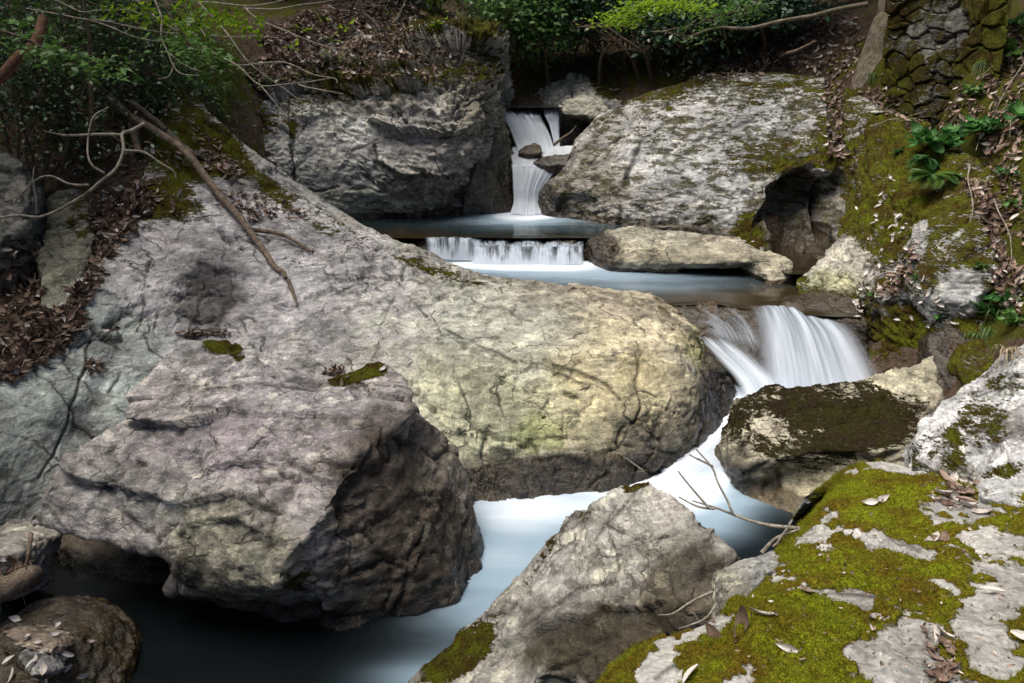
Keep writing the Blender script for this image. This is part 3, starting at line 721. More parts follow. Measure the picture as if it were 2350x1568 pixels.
# ---- front-middle boulder
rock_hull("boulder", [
    hull([(1480, 1089, 3.42), (1400, 1120, 3.48), (1350, 1165, 3.48), (1302, 1190, 3.52), (1560, 1128, 3.24), (1620, 1180, 3.08), (1706, 1282, 2.82), (1640, 1400, 2.55), (1500, 1480, 2.6), (1330, 1330, 2.98), (1400, 1240, 3.15)], (.05, .5, -.9), (0, .0, -.5)),
    hull([(1302, 1190, 3.52), (1270, 1240, 3.48), (1200, 1320, 3.28), (1130, 1380, 3.12), (1230, 1350, 3.08), (1400, 1260, 3.12), (1500, 1470, 2.6), (1350, 1580, 2.5), (1180, 1500, 2.72)], (.1, .45, -.8), (0, 0, -.5)),
    hull([(1130, 1380, 3.12), (1050, 1450, 2.98), (935, 1560, 2.8), (890, 1620, 2.7), (1100, 1620, 2.5), (1240, 1560, 2.55), (1220, 1400, 2.98), (1140, 1440, 2.95)], (.1, .4, -.6), (0, 0, -.4))],
    .026, m_boul, 3, dict(col=(.33, .315, .285), strat=(.6, -.2, 1), big=.03, lump=.05, bed=.03, fine=.010, micro=.006, freq=1.6, wline=(ZL, .16),
    cracks=[([(1300, 1290), (1360, 1250), (1420, 1180), (1470, 1110)], 5, .02), ([(1130, 1480), (1230, 1420), (1330, 1350)], 5, .02), ([(1330, 1350), (1420, 1330), (1560, 1260)], 5, .03), ([(1260, 1540), (1380, 1480), (1500, 1440), (1590, 1380)], 7, .03), ([(1400, 1210), (1480, 1250), (1590, 1190)], 4, .02)],
    ledges=[([(1150, 1480), (1260, 1440), (1400, 1400), (1520, 1380)], 22, .03)],
    tints=[(1420, 1480, 240, 100, .97, (.042, .034, .022)), (1570, 1350, 130, 100, .9, (.06, .05, .034)), (1450, 1140, 110, 50, .4, (.44, .43, .40)), (1280, 1330, 60, 90, .3, (.42, .42, .40)), (1150, 1450, 60, 50, .4, (.45, .44, .40))],  # lower and right faces painted dark for being turned from the light
    moss=-.16, mossb=[(1060, 1495, 110, 48, .95, -42), (1470, 1105, 50, 18, .8, -25), (1330, 1195, 40, 14, .5, -40), (980, 1545, 60, 40, .4), (1250, 1270, 100, 12, .6, -58), (1350, 1540, 200, 40, .3)]),
    label="grey lichen spotted boulder with a pointed peak at front centre", cat="boulder")

# ---- small grey block beside it
rock_hull("boulder", [hull([(1640, 1312, 2.66), (1700, 1283, 2.74), (1775, 1262, 2.78), (1800, 1280, 2.6), (1740, 1330, 2.45), (1690, 1400, 2.3), (1648, 1414, 2.36)], (.05, .3, -.3), (.1, .1, -.55))],
    .016, m_boul, 4, dict(col=(.38, .375, .36), big=.02, lump=.03, bed=.02, fine=.008, micro=.004, freq=2.4, moss=-.25, mossb=[(1650, 1390, 20, 40, .5)], tints=[(1670, 1370, 50, 50, .6, (.2, .18, .13))]),
    label="small smooth grey stone wedged between the mossy rock and the peaked boulder", cat="boulder")

# ---- big mossy rock at lower right
mossy = rock_net("boulder", [
    [(1890, 1150, 3.6), (1800, 1240, 3.1), (1745, 1310, 2.8), (1690, 1400, 2.55), (1600, 1445, 2.45), (1470, 1490, 2.3), (1340, 1600, 2.05), (1280, 1750, 1.85)],
    [(1900, 1135, 3.4), (1820, 1225, 2.98), (1765, 1280, 2.72), (1692, 1365, 2.42), (1640, 1428, 2.22), (1500, 1470, 2.12), (1375, 1568, 1.93), (1310, 1700, 1.75)],
    [(1945, 1093, 3.35), (1880, 1210, 2.86), (1830, 1290, 2.55), (1770, 1370, 2.27), (1700, 1440, 2.07), (1600, 1500, 1.95), (1480, 1590, 1.80), (1440, 1720, 1.62)],
    [(2010, 1065, 3.4), (1990, 1190, 2.85), (1950, 1290, 2.45), (1900, 1380, 2.18), (1850, 1450, 2.0), (1790, 1530, 1.84), (1720, 1620, 1.68), (1700, 1750, 1.5)],
    [(2065, 1062, 3.38), (2080, 1180, 2.88), (2070, 1290, 2.45), (2050, 1380, 2.18), (2020, 1450, 1.98), (1980, 1530, 1.80), (1960, 1620, 1.64), (1950, 1750, 1.46)],
    [(2160, 1092, 3.2), (2190, 1190, 2.80), (2200, 1290, 2.42), (2200, 1380, 2.14), (2200, 1450, 1.95), (2200, 1530, 1.78), (2200, 1640, 1.6), (2200, 1760, 1.42)],
    [(2280, 1130, 3.05), (2310, 1200, 2.72), (2340, 1300, 2.36), (2370, 1380, 2.10), (2400, 1450, 1.92), (2420, 1530, 1.76), (2450, 1640, 1.58), (2480, 1760, 1.4)],
    [(2450, 1120, 3.0), (2480, 1200, 2.66), (2500, 1300, 2.3), (2540, 1380, 2.06), (2580, 1450, 1.88), (2620, 1530, 1.72), (2680, 1640, 1.55), (2720, 1760, 1.36)],
    [(2650, 1120, 2.95), (2700, 1200, 2.6), (2740, 1300, 2.25), (2780, 1380, 2.0), (2820, 1450, 1.84), (2880, 1530, 1.7), (2950, 1640, 1.5), (3000, 1760, 1.3)],
], 600, 600, m_mossy, 5, MO := dict(chip=.004, frac=.008, mossnp=1.5, col=(.325, .315, .30), strat=(.2, .4, 1), big=.035, lump=.05, bed=.03, fine=.006, micro=.004, freq=1.3,
    cracks=[([(1680, 1440), (1780, 1390), (1900, 1360), (2010, 1370), (2060, 1390)], 9, .02), ([(1500, 1560), (1620, 1490), (1720, 1460)], 9, .02)],
    ledges=[([(1690, 1440), (1790, 1385), (1900, 1352), (2000, 1362), (2065, 1392)], 60, -.045), ([(1840, 1240), (1960, 1200), (2100, 1225), (2230, 1270)], 45, -.03), ([(1920, 1290), (2050, 1270), (2170, 1310)], 35, -.025)],
    moss=.86, mossb=[(2080, 1070, 90, 20, -.8), (1790, 1320, 55, 35, -.9, 30), (1950, 1372, 95, 18, -.9, 8), (2280, 1240, 70, 30, -.8), (2060, 1255, 120, 16, -.75, 15), (2260, 1430, 60, 70, -.7, 50), (1990, 1540, 90, 60, -.8), (1600, 1450, 90, 22, -.8, -18),
        (2290, 1510, 70, 50, -.7), (2200, 1175, 90, 30, -.5), (1520, 1540, 60, 40, -.75, -30), (1700, 1560, 50, 40, -.6), (1870, 1230, 40, 16, -.7, -20), (1960, 1490, 30, 16, -.4), (2090, 1470, 40, 60, -.5), (1800, 1190, 60, 18, -.3, -50), (2335, 1340, 40, 40, -.4), (2330, 1420, 60, 60, .3),
        (1900, 1330, 120, 60, .3), (1830, 1450, 140, 60, .35), (2000, 1130, 100, 40, .35), (1620, 1520, 80, 30, .4)]),
    back=True, foot=.5, label="low rock thickly carpeted in olive moss across the lower right corner", cat="boulder")

mv, mn_, mk = MO['mossv']; r5 = np.random.default_rng(55)
pick = np.flatnonzero(r5.random(len(mk)) < .62 * sstep(.05, .75, mk))
pp = mv[pick] + .003 * r5.normal(size=(len(pick), 3)); NN = mn_[pick] + .55 * r5.normal(size=(len(pick), 3)); NN /= np.linalg.norm(NN, axis=1)[:, None]
TUFT = (pp, NN)

# ---- dark moss-topped boulder below the main fall
rock_hull("boulder", [
    hull([(1664, 1035, 4.78), (1690, 950, 4.95), (1702, 920, 5.05), (1765, 895, 5.1), (1850, 889, 5.1), (1950, 879, 5.1), (2006, 886, 5.1), (1705, 1085, 4.5), (1790, 1050, 4.42), (1900, 1040, 4.38), (2090, 1035, 4.36), (2112, 960, 4.75)], (.05, .35, -.15), (0, .2, -.35)),
    hull([(2004, 888, 5.05), (2060, 842, 5.1), (2142, 811, 5.02), (2162, 870, 4.9), (2172, 906, 4.78), (2112, 968, 4.66), (2090, 1040, 4.4), (2000, 970, 4.7), (1930, 890, 5.1)], (.1, .5, -.5), (0, .1, -.5)),
    hull([(1740, 1080, 4.75), (1790, 1050, 4.76), (2090, 1038, 4.62), (2098, 1080, 4.25), (1985, 1140, 4.2), (1882, 1192, 4.18), (1800, 1202, 4.25), (1720, 1172, 4.42), (1664, 1105, 4.68), (1670, 1060, 4.75)], (.1, .5, -.2), (.1, .3, -.4))],
    .030, m_crust, 6, dict(col=(.40, .37, .28), strat=(0, -.2, 1), big=.03, lump=.05, bed=.03, fine=.012, micro=.006, freq=1.4, wline=(ZL, .14),
    cracks=[([(1700, 1090), (1790, 1050), (1900, 1042), (2000, 1050), (2090, 1030)], 8, .07), ([(1930, 960), (1990, 950), (2010, 890)], 5, .03)],
    tints=[(2090, 850, 80, 40, .6, (.40, .37, .27)), (1690, 1120, 40, 80, .9, (.07, .06, .05)), (1900, 1110, 150, 60, .5, (.37, .33, .22)), (1760, 970, 45, 26, .5, (.46, .44, .36), 40)],
    moss=-.02, mossb=[(1850, 955, 215, 110, .76), (2040, 965, 110, 70, .45), (1760, 972, 60, 30, -.28, 40), (2130, 920, 40, 40, .3), (1950, 1120, 160, 60, .3)], wetb=[(1690, 1130, 40, 60, .8)]),
    label="dark lichen blackened boulder with a pale pointed end below the main fall", cat="boulder")

# ---- right edge white and mossy boulder
rock_hull("boulder", [
    hull([(2088, 1065, 3.9), (2112, 980, 4.1), (2160, 920, 4.3), (2262, 850, 4.5), (2260, 950, 3.9), (2240, 1106, 3.45), (2349, 1110, 3.3), (2330, 960, 3.75), (2349, 880, 4.2)], (.2, .5, -.5), (.1, .1, -.4)),
    hull([(2262, 850, 4.5), (2292, 812, 4.45), (2349, 793, 4.35), (2520, 740, 4.2), (2520, 1130, 3.2), (2480, 950, 3.7), (2349, 1120, 3.28), (2300, 940, 3.95)], (.2, .5, -.5), (.1, .1, -.4))],
    .026, m_boul, 7, dict(col=(.52, .52, .53), strat=(.5, .3, 1), big=.04, lump=.06, bed=.04, fine=.012, micro=.008, freq=1.6,
    cracks=[([(2120, 1000), (2200, 1010), (2300, 960), (2349, 930)], 5, .04), ([(2250, 1100), (2290, 1010), (2349, 980)], 6, .05), ([(2180, 920), (2260, 900), (2349, 880)], 4, .03)],
    tints=[(2180, 1090, 90, 30, .7, (.28, .25, .2)), (2330, 980, 40, 30, .6, (.12, .1, .08))],
    moss=-.1, mossb=[(2245, 965, 75, 75, .62), (2140, 1040, 70, 70, .6, 40), (2305, 872, 70, 28, .6, 15), (2200, 1060, 40, 30, .3), (2300, 1085, 70, 24, .8, -20)]),
    label="whitish boulder with round cushions of moss at the right edge", cat="boulder")
rock_hull("stone", [hull([(2232, 1112, 3.1), (2280, 1095, 3.15), (2349, 1100, 3.1), (2430, 1110, 3.1), (2420, 1170, 2.8), (2330, 1160, 2.85), (2250, 1135, 2.95)], (.03, .15, -.12), (0, 0, -.15))],
    .014, m_boul, 8, dict(col=(.5, .5, .5), big=.01, lump=.03, bed=.015, fine=.006, micro=.004, freq=3, moss=-.3), label="small jagged whitish stone on the mossy rock at right edge", cat="stone")

# ---- ledge in the middle pool
rock_hull("rock_ledge", [
    hull([(1342, 550, 8.9), (1395, 528, 9.05), (1480, 521, 9.1), (1560, 530, 9.0), (1400, 600, 8.35), (1360, 590, 8.6), (1500, 606, 8.25), (1560, 600, 8.2)], (0, .1, -.3), (.05, .5, -.2)),
    hull([(1540, 528, 9.0), (1600, 535, 8.85), (1690, 545, 8.65), (1752, 580, 8.3), (1740, 600, 8.05), (1640, 606, 8.1), (1500, 606, 8.22), (1480, 560, 8.7)], (0, .15, -.09), (.05, .6, -.12)),
    hull([(1690, 548, 8.6), (1755, 578, 8.35), (1822, 600, 8.05), (1820, 650, 7.85), (1770, 648, 7.75), (1738, 612, 8.0)], (0, .1, -.25), (.05, .5, -.2)),
    hull([(1420, 600, 8.7), (1560, 604, 8.7), (1740, 600, 8.6)], (0, .1, -.5), (0, .4, -.4), (0, .3, .05))],
    .030, m_slab, 9, dict(col=(.44, .40, .31), strat=(0, .2, 1), big=.03, lump=.04, bed=.03, fine=.012, micro=.004, freq=1.3, wline=(ZM, .09),
    tints=[(1375, 570, 45, 40, .95, (.09, .065, .035)), (1640, 600, 130, 14, .6, (.2, .19, .14)), (1500, 540, 120, 20, .5, (.46, .44, .37))],
    wetb=[(1375, 570, 45, 40, 1.0)], moss=-.12, mossup=.1, mossb=[(1560, 535, 140, 18, .2)]),
    label="flat buff rock ledge jutting across the middle pool", cat="rock ledge")

# ---- great pale rock face on the right
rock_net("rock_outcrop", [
    [(1385, 262, 12.1), (1325, 325, 11.9), (1275, 400, 11.5), (1240, 450, 11.3), (1236, 490, 11.2)],
    [(1392, 262, 11.6), (1330, 322, 11.3), (1281, 392, 11.0), (1242, 440, 10.8), (1240, 488, 10.65)],
    [(1430, 243, 11.5), (1392, 312, 10.95), (1340, 390, 10.5), (1300, 450, 10.3), (1290, 497, 10.25)],
    [(1520, 203, 11.6), (1500, 290, 10.75), (1470, 380, 10.2), (1440, 450, 9.9), (1420, 512, 9.75)],
    [(1640, 174, 11.6), (1640, 270, 10.5), (1620, 370, 9.85), (1590, 450, 9.5), (1560, 527, 9.4)],
    [(1760, 168, 11.3), (1780, 260, 10.2), (1775, 350, 9.55), (1730, 440, 9.2), (1690, 545, 8.95)],
    [(1870, 176, 10.9), (1890, 250, 9.9), (1890, 330, 9.3), (1850, 450, 8.95), (1800, 580, 8.5)],
    [(1935, 200, 10.6), (1950, 290, 9.6), (1955, 370, 9.0), (1940, 470, 8.65), (1900, 585, 8.2)],
    [(2010, 230, 10.2), (2030, 320, 9.2), (2030, 420, 8.6), (2020, 500, 8.3), (2000, 600, 7.9)],
    [(2120, 260, 9.8), (2130, 340, 9.2), (2130, 420, 8.9), (2120, 500, 8.6), (2120, 600, 8.2)],
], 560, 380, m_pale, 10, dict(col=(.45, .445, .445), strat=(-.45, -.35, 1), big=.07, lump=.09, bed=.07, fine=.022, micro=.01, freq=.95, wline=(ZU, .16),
    cracks=[([(1420, 520), (1425, 430), (1470, 330), (1530, 240)], 6, .10), ([(1690, 400), (1760, 385), (1840, 375)], 5, .05), ([(1560, 330), (1640, 310), (1780, 250), (1880, 240)], 5, .05), ([(1280, 480), (1330, 400), (1400, 330), (1470, 280)], 4, .05), ([(1905, 190), (1905, 280), (1900, 370)], 8, .12), ([(1690, 440), (1640, 500), (1600, 520)], 5, .05)],
    dents=[(1848, 500, 112, 122, .75, 0, (.15, 1, -.1), .38), (1925, 480, 36, 100, .6, 0, (0, 1, 0), .3), (1330, 480, 60, 40, .12)],
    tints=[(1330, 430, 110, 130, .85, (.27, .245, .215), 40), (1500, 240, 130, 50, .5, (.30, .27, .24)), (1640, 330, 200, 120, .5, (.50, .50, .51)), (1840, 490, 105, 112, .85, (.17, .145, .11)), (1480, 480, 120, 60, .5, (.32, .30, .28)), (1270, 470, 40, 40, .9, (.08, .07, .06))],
    moss=.24, mossup=.3, mossb=[(1800, 345, 160, 45, .20, -15), (1840, 380, 110, 22, .30, -10), (1820, 220, 160, 45, .14), (1700, 180, 250, 25, .12), (1720, 540, 40, 60, .6), (1600, 450, 200, 90, -.12), (1330, 430, 120, 110, -.3), (1930, 300, 60, 120, .25), (2000, 430, 80, 100, .5), (1480, 200, 120, 40, .3), (1840, 500, 95, 90, -.5)],
    wetb=[(1250, 470, 40, 50, .8), (1850, 520, 90, 60, .15)]),
    label="broad pale rock face streaked with moss and hollowed by a cave", cat="rock face")

# ---- mossy outcrop right of the cave, running down to the main fall
rock_net("rock_outcrop", [
    [(1945, 330, 9.2), (1950, 420, 8.75), (1935, 500, 8.35), (1890, 585, 7.9), (1830, 640, 7.65), (1835, 672, 7.5), (1850, 700, 7.45)],
    [(1985, 280, 9.2), (1985, 400, 8.35), (1965, 500, 7.9), (1930, 590, 7.55), (1880, 640, 7.45), (1890, 680, 7.25), (1900, 720, 7.2)],
    [(2040, 255, 8.9), (2040, 390, 8.0), (2010, 500, 7.6), (1985, 590, 7.25), (1950, 655, 7.15), (1965, 720, 6.95), (1990, 800, 6.8)],
    [(2110, 280, 8.5), (2090, 380, 7.8), (2070, 490, 7.25), (2050, 590, 6.95), (2020, 665, 6.8), (2015, 760, 6.6), (2010, 880, 6.4)],
    [(2180, 330, 7.9), (2160, 430, 7.3), (2130, 520, 6.95), (2110, 600, 6.65), (2080, 690, 6.5), (2085, 790, 6.3), (2080, 890, 6.15)],
    [(2270, 400, 7.2), (2240, 480, 6.8), (2220, 570, 6.5), (2200, 640, 6.35), (2180, 710, 6.2), (2170, 800, 6.0), (2165, 910, 5.85)],
    [(2349, 480, 6.6), (2330, 560, 6.3), (2310, 640, 6.1), (2290, 700, 5.95), (2270, 770, 5.8), (2260, 840, 5.6), (2250, 920, 5.5)],
    [(2480, 560, 6.0), (2460, 640, 5.8), (2440, 700, 5.6), (2420, 760, 5.45), (2400, 830, 5.3), (2390, 900, 5.1), (2380, 1000, 4.9)],
], 420, 460, m_bank, 11, dict(col=(.38, .375, .36), strat=(-.35, -.4, 1), big=.08, lump=.11, bed=.06, fine=.02, micro=.012, freq=1.1, wline=(ZL, .3),
    cracks=[([(2110, 640), (2100, 540), (2140, 440), (2180, 380)], 8, .10), ([(2000, 700), (2080, 690), (2200, 730), (2280, 740)], 8, .08), ([(2000, 720), (2000, 800), (2010, 880)], 9, .15), ([(2130, 700), (2140, 800), (2150, 890)], 6, .08), ([(2230, 640), (2270, 560), (2300, 500)], 8, .1)],
    tints=[(1930, 600, 90, 70, .6, (.44, .40, .33)), (1900, 650, 80, 30, .6, (.36, .36, .18)), (2050, 800, 120, 120, .8, (.09, .085, .06)), (2200, 800, 90, 90, .5, (.2, .18, .16)), (2000, 420, 80, 120, .3, (.5, .5, .5))],
    moss=.62, mossup=.25, mossb=[(1920, 610, 90, 60, -.55), (2080, 800, 70, 90, .55), (2230, 800, 60, 70, .3), (2050, 470, 90, 120, .25), (2180, 790, 26, 70, -.4), (2050, 330, 100, 60, .1)],
    wetb=[(1900, 700, 80, 40, .9), (2180, 840, 60, 90, .7), (2010, 780, 40, 90, .6)]),
    label="mossy stepped outcrop climbing the right bank beside the main fall", cat="rock outcrop")
rock_hull("boulder", [hull([(2078, 640, 6.5), (2090, 560, 6.75), (2115, 500, 6.95), (2180, 448, 7.05), (2262, 440, 6.9), (2292, 520, 6.5), (2290, 640, 6.1), (2240, 695, 5.98), (2150, 697, 6.15), (2180, 580, 6.3)], (.1, .5, -.2), (.1, .2, -.5))],
    .030, m_bank, 12, dict(col=(.45, .45, .45), strat=(-.3, -.2, 1), big=.04, lump=.06, bed=.04, fine=.016, micro=.008, freq=1.4, moss=.58, mossup=.2, mossb=[(2200, 470, 90, 40, .15), (2200, 660, 50, 40, -.5), (2110, 540, 20, 60, -.35)],
    cracks=[([(2090, 600), (2150, 540), (2220, 500)], 5, .04)]), label="rounded boulder half covered in brown green moss set in the right bank", cat="boulder")
rock_hull("boulder", [hull([(2180, 830, 5.6), (2200, 790, 5.75), (2250, 775, 5.75), (2290, 800, 5.6), (2285, 850, 5.3), (2230, 880, 5.3)], (.1, .4, -.3), (0, .1, -.5))],
    .026, m_bank, 13, dict(col=(.2, .18, .15), big=.02, lump=.05, bed=.03, fine=.014, micro=.006, freq=1.8, moss=.75, wet=.3), label="dark round moss cushioned stone below the right bank's grass", cat="boulder")

rock_hull("boulder", [hull([(2125, 770, 6.0), (2180, 745, 5.95), (2245, 790, 5.75), (2285, 860, 5.4), (2250, 930, 5.25), (2160, 930, 5.45), (2118, 860, 5.8)], (.1, .4, -.2), (0, .2, -.5))],
    .028, m_wet, 29, dict(col=(.15, .135, .11), strat=(1, 0, .2), big=.03, lump=.06, bed=.05, fine=.014, micro=.008, freq=1.6, moss=.05, wet=.8, tints=[(2190, 830, 14, 90, .7, (.2, .12, .04))]), label="dripping dark rock with rusty streaks between the main fall and the right edge", cat="boulder")
# ---- left cliff
rock_net("cliff", [
    [(440, 200, 11.2), (470, 240, 10.7), (520, 320, 10.3), (580, 400, 10.0), (600, 470, 9.9), (620, 560, 9.9)],
    [(560, 150, 11.4), (570, 215, 10.8), (590, 290, 10.4), (610, 380, 10.1), (640, 470, 10.0), (680, 530, 9.95)],
    [(640, 118, 11.7), (630, 190, 11.0), (640, 260, 10.6), (660, 350, 10.2), (690, 450, 10.1), (730, 510, 10.1)],
    [(740, 85, 12.0), (735, 165, 11.15), (740, 230, 10.75), (750, 320, 10.4), (770, 430, 10.2), (800, 500, 10.25)],
    [(850, 62, 12.1), (850, 140, 11.2), (850, 220, 10.6), (850, 320, 10.3), (860, 420, 10.15), (870, 500, 10.3)],
    [(950, 42, 12.1), (955, 110, 11.2), (965, 190, 10.55), (970, 310, 10.15), (960, 420, 10.05), (950, 500, 10.4)],
    [(1030, 30, 11.9), (1040, 85, 11.1), (1050, 180, 10.6), (1050, 290, 10.2), (1020, 400, 10.2), (1000, 500, 10.55)],
    [(1100, 33, 11.8), (1115, 95, 11.2), (1115, 190, 10.8), (1100, 290, 10.5), (1070, 400, 10.5), (1050, 500, 10.75)],
    [(1148, 60, 12.0), (1163, 115, 11.6), (1148, 200, 11.35), (1135, 290, 11.1), (1110, 400, 10.9), (1090, 500, 11.0)],
    [(1152, 80, 12.9), (1165, 130, 12.5), (1150, 215, 12.3), (1140, 300, 12.0), (1130, 400, 11.8), (1120, 500, 11.6)],
], 560, 420, m_cliff, 14, dict(col=(.42, .40, .37), calm=[(740, 400, 140, 110, 1), (900, 330, 110, 45, .8), (860, 470, 170, 40, 1)], strat=(.12, -.35, 1), big=.12, lump=.26, bed=.15, fine=.04, micro=.02, chip=.07, freq=.95, wline=(ZU, .12),
    cracks=[([(660, 230), (665, 330), (678, 440)], 4, .07), ([(860, 370), (870, 420), (930, 480)], 4, .05), ([(660, 440), (780, 430), (920, 450)], 4, .04), ([(640, 205), (780, 190), (900, 210), (1050, 190)], 6, .10), ([(850, 110), (960, 140), (1060, 120)], 7, .10), ([(850, 320), (880, 400), (900, 440)], 5, .06)],
    ledges=[([(560, 205), (700, 195), (850, 205), (960, 195)], 18, .20), ([(930, 95), (1000, 108), (1080, 98), (1140, 110)], 16, .22), ([(850, 275), (930, 300), (1040, 310)], 22, .14), ([(880, 380), (960, 400), (1060, 390)], 20, .12), ([(740, 150), (860, 150), (980, 140)], 14, .12)],
    tints=[(860, 130, 280, 75, .75, (.24, .205, .15)), (740, 380, 150, 110, .75, (.52, .51, .48)), (900, 325, 120, 50, .65, (.58, .57, .56), 12), (1000, 400, 110, 90, .5, (.22, .19, .17)), (840, 470, 130, 30, .6, (.47, .47, .36)), (1100, 200, 60, 110, .6, (.22, .185, .13)), (900, 180, 200, 60, .5, (.24, .22, .18)), (1040, 60, 110, 30, .6, (.42, .41, .36)), (620, 250, 40, 60, .4, (.42, .42, .40))],
    moss=.18, mossup=.6, mossb=[(700, 190, 220, 45, .40), (1000, 60, 160, 45, .45), (900, 170, 200, 50, .35), (1120, 120, 50, 100, .40), (550, 260, 60, 90, .55), (600, 300, 40, 40, .3), (740, 400, 160, 80, -.5), (900, 330, 150, 70, -.35), (670, 350, 8, 90, .6)],
    wetb=[(1060, 470, 60, 50, .4)]), label="tall dark weathered cliff with mossy ledges left of the upper fall", cat="cliff")
rock_hull("boulder", [hull([(1118, 300, 11.2), (1150, 262, 11.5), (1166, 300, 11.4), (1181, 352, 11.3), (1178, 440, 10.95), (1176, 485, 10.75), (1140, 495, 10.6), (1055, 500, 10.45), (1075, 420, 10.5), (1100, 350, 10.8)], (-.1, .5, -.3), (0, .1, -.6))],
    .034, m_wet, 15, dict(col=(.14, .125, .10), strat=(1, -.1, .35), big=.05, lump=.07, bed=.06, fine=.02, micro=.01, freq=1.2, moss=-.05, wline=(ZU, .25), wetb=[(1165, 440, 30, 80, .9)], tints=[(1155, 280, 25, 40, .6, (.33, .29, .2))]),
    label="dark wet wedge of rock leaning beside the upper fall", cat="boulder")

# ---- rocks above and in the upper fall
rock_net("rock_outcrop", [
    [(1120, 210, 14.2), (1130, 230, 13.8), (1140, 245, 13.5), (1140, 262, 13.3)],
    [(1170, 192, 14.2), (1180, 215, 13.7), (1190, 238, 13.35), (1190, 255, 13.2)],
    [(1240, 172, 14.2), (1250, 200, 13.6), (1260, 232, 13.2), (1260, 252, 13.0)],
    [(1320, 158, 14.2), (1330, 190, 13.5), (1340, 222, 13.0), (1340, 252, 12.8)],
    [(1390, 165, 14.0), (1400, 195, 13.3), (1410, 225, 12.9), (1410, 262, 12.7)],
    [(1460, 200, 13.6), (1470, 220, 13.0), (1480, 240, 12.7), (1480, 262, 12.5)],
], 260, 150, m_cliff, 16, dict(col=(.40, .39, .36), strat=(.6, -.2, 1), big=.06, lump=.10, bed=.08, fine=.03, micro=.015, freq=1.3, moss=-.1, mossb=[(1400, 190, 45, 50, .8), (1170, 195, 50, 16, .4), (1380, 175, 60, 20, .4)],
    cracks=[([(1190, 240), (1240, 215), (1290, 195)], 3, .06), ([(1295, 250), (1320, 200), (1330, 170)], 3, .08)]), foot=.9,
    label="low pale jointed outcrop behind the top pool", cat="rock outcrop")
rock_hull("boulder", [hull([(1282, 250, 12.1), (1300, 230, 12.3), (1340, 218, 12.4), (1385, 222, 12.3), (1402, 250, 12.1), (1375, 275, 11.9), (1330, 262, 11.85), (1290, 262, 11.9)], (0, .3, -.2), (0, .5, -.1)),
                      hull([(1282, 262, 12.3), (1380, 275, 12.2), (1270, 330, 12.0), (1330, 330, 12.0)], (0, .3, -.2), (0, .2, -.5))],
    .030, m_cliff, 17, dict(col=(.36, .35, .30), big=.05, lump=.06, bed=.04, fine=.02, micro=.01, freq=1.6, moss=-.1, mossup=.1, tints=[(1320, 300, 60, 35, .95, (.05, .045, .035))], wetb=[(1320, 305, 60, 30, .6)]),  # near-black tint stands in for shade in the hollow under the overhang
    label="rounded grey boulder overhanging a dark hollow beside the upper fall", cat="boulder")
rock_hull("stone", [hull([(1188, 347, 11.15), (1205, 333, 11.25), (1226, 325, 11.3), (1242, 332, 11.25), (1245, 350, 11.1), (1215, 355, 11.05)], (0, .2, -.1), (0, .1, -.2))],
    .018, m_wet, 18, dict(col=(.15, .10, .045), big=.01, lump=.02, bed=.01, fine=.006, micro=.003, freq=3, wet=1.0, tints=[(1235, 342, 14, 16, .7, (.22, .17, .03))]), label="brown wet stone standing in the foot of the upper fall", cat="stone")
rock_hull("stone", [hull([(1220, 375, 11.0), (1240, 360, 11.1), (1275, 353, 11.1), (1312, 352, 11.0), (1300, 378, 10.85), (1260, 380, 10.85)], (0, .2, -.12), (0, .1, -.2))],
    .018, m_wet, 19, dict(col=(.20, .20, .21), big=.01, lump=.02, bed=.012, fine=.006, micro=.003, freq=3, wet=1.0), label="flat grey wet stone awash between the two upper drops", cat="stone")
# ---- rock bed of the main fall and of the little weir
m_bed = rock_mat("brown_bed_rock", (.6, .3, 1), lichen=.0, crack=.3, streak=.4, mottle=.6)
rock_hull("rock_lip", [
    hull([(1530, 702, 7.1), (1620, 692, 7.25), (1742, 712, 6.92), (1768, 780, 6.68), (1770, 872, 6.35), (1706, 862, 6.32), (1640, 805, 6.6), (1598, 772, 6.8)], (0, .2, -.8), (.1, .5, -.5)),
    hull([(1742, 714, 6.9), (1800, 712, 6.92), (1940, 738, 6.72), (1992, 742, 6.7), (2010, 880, 6.4), (1770, 890, 6.35), (1760, 800, 6.65)], (0, .25, -.3), (0, .5, -.6)),
    hull([(1800, 678, 7.3), (1900, 664, 7.35), (1975, 690, 7.0), (1995, 738, 6.72), (1930, 738, 6.7), (1855, 722, 6.85), (1790, 700, 7.05)], (0, .05, -.5), (0, .3, -.3))],
    .030, m_bed, 20, dict(col=(.15, .115, .075), strat=(.6, .2, 1), big=.02, lump=.035, bed=.025, fine=.01, micro=.005, freq=1.4, wet=1.0, tints=[(1670, 700, 60, 30, .5, (.22, .17, .11)), (1900, 700, 90, 30, .5, (.17, .16, .15))]),
    label="brown wet bedrock lip under the main fall", cat="rock lip")
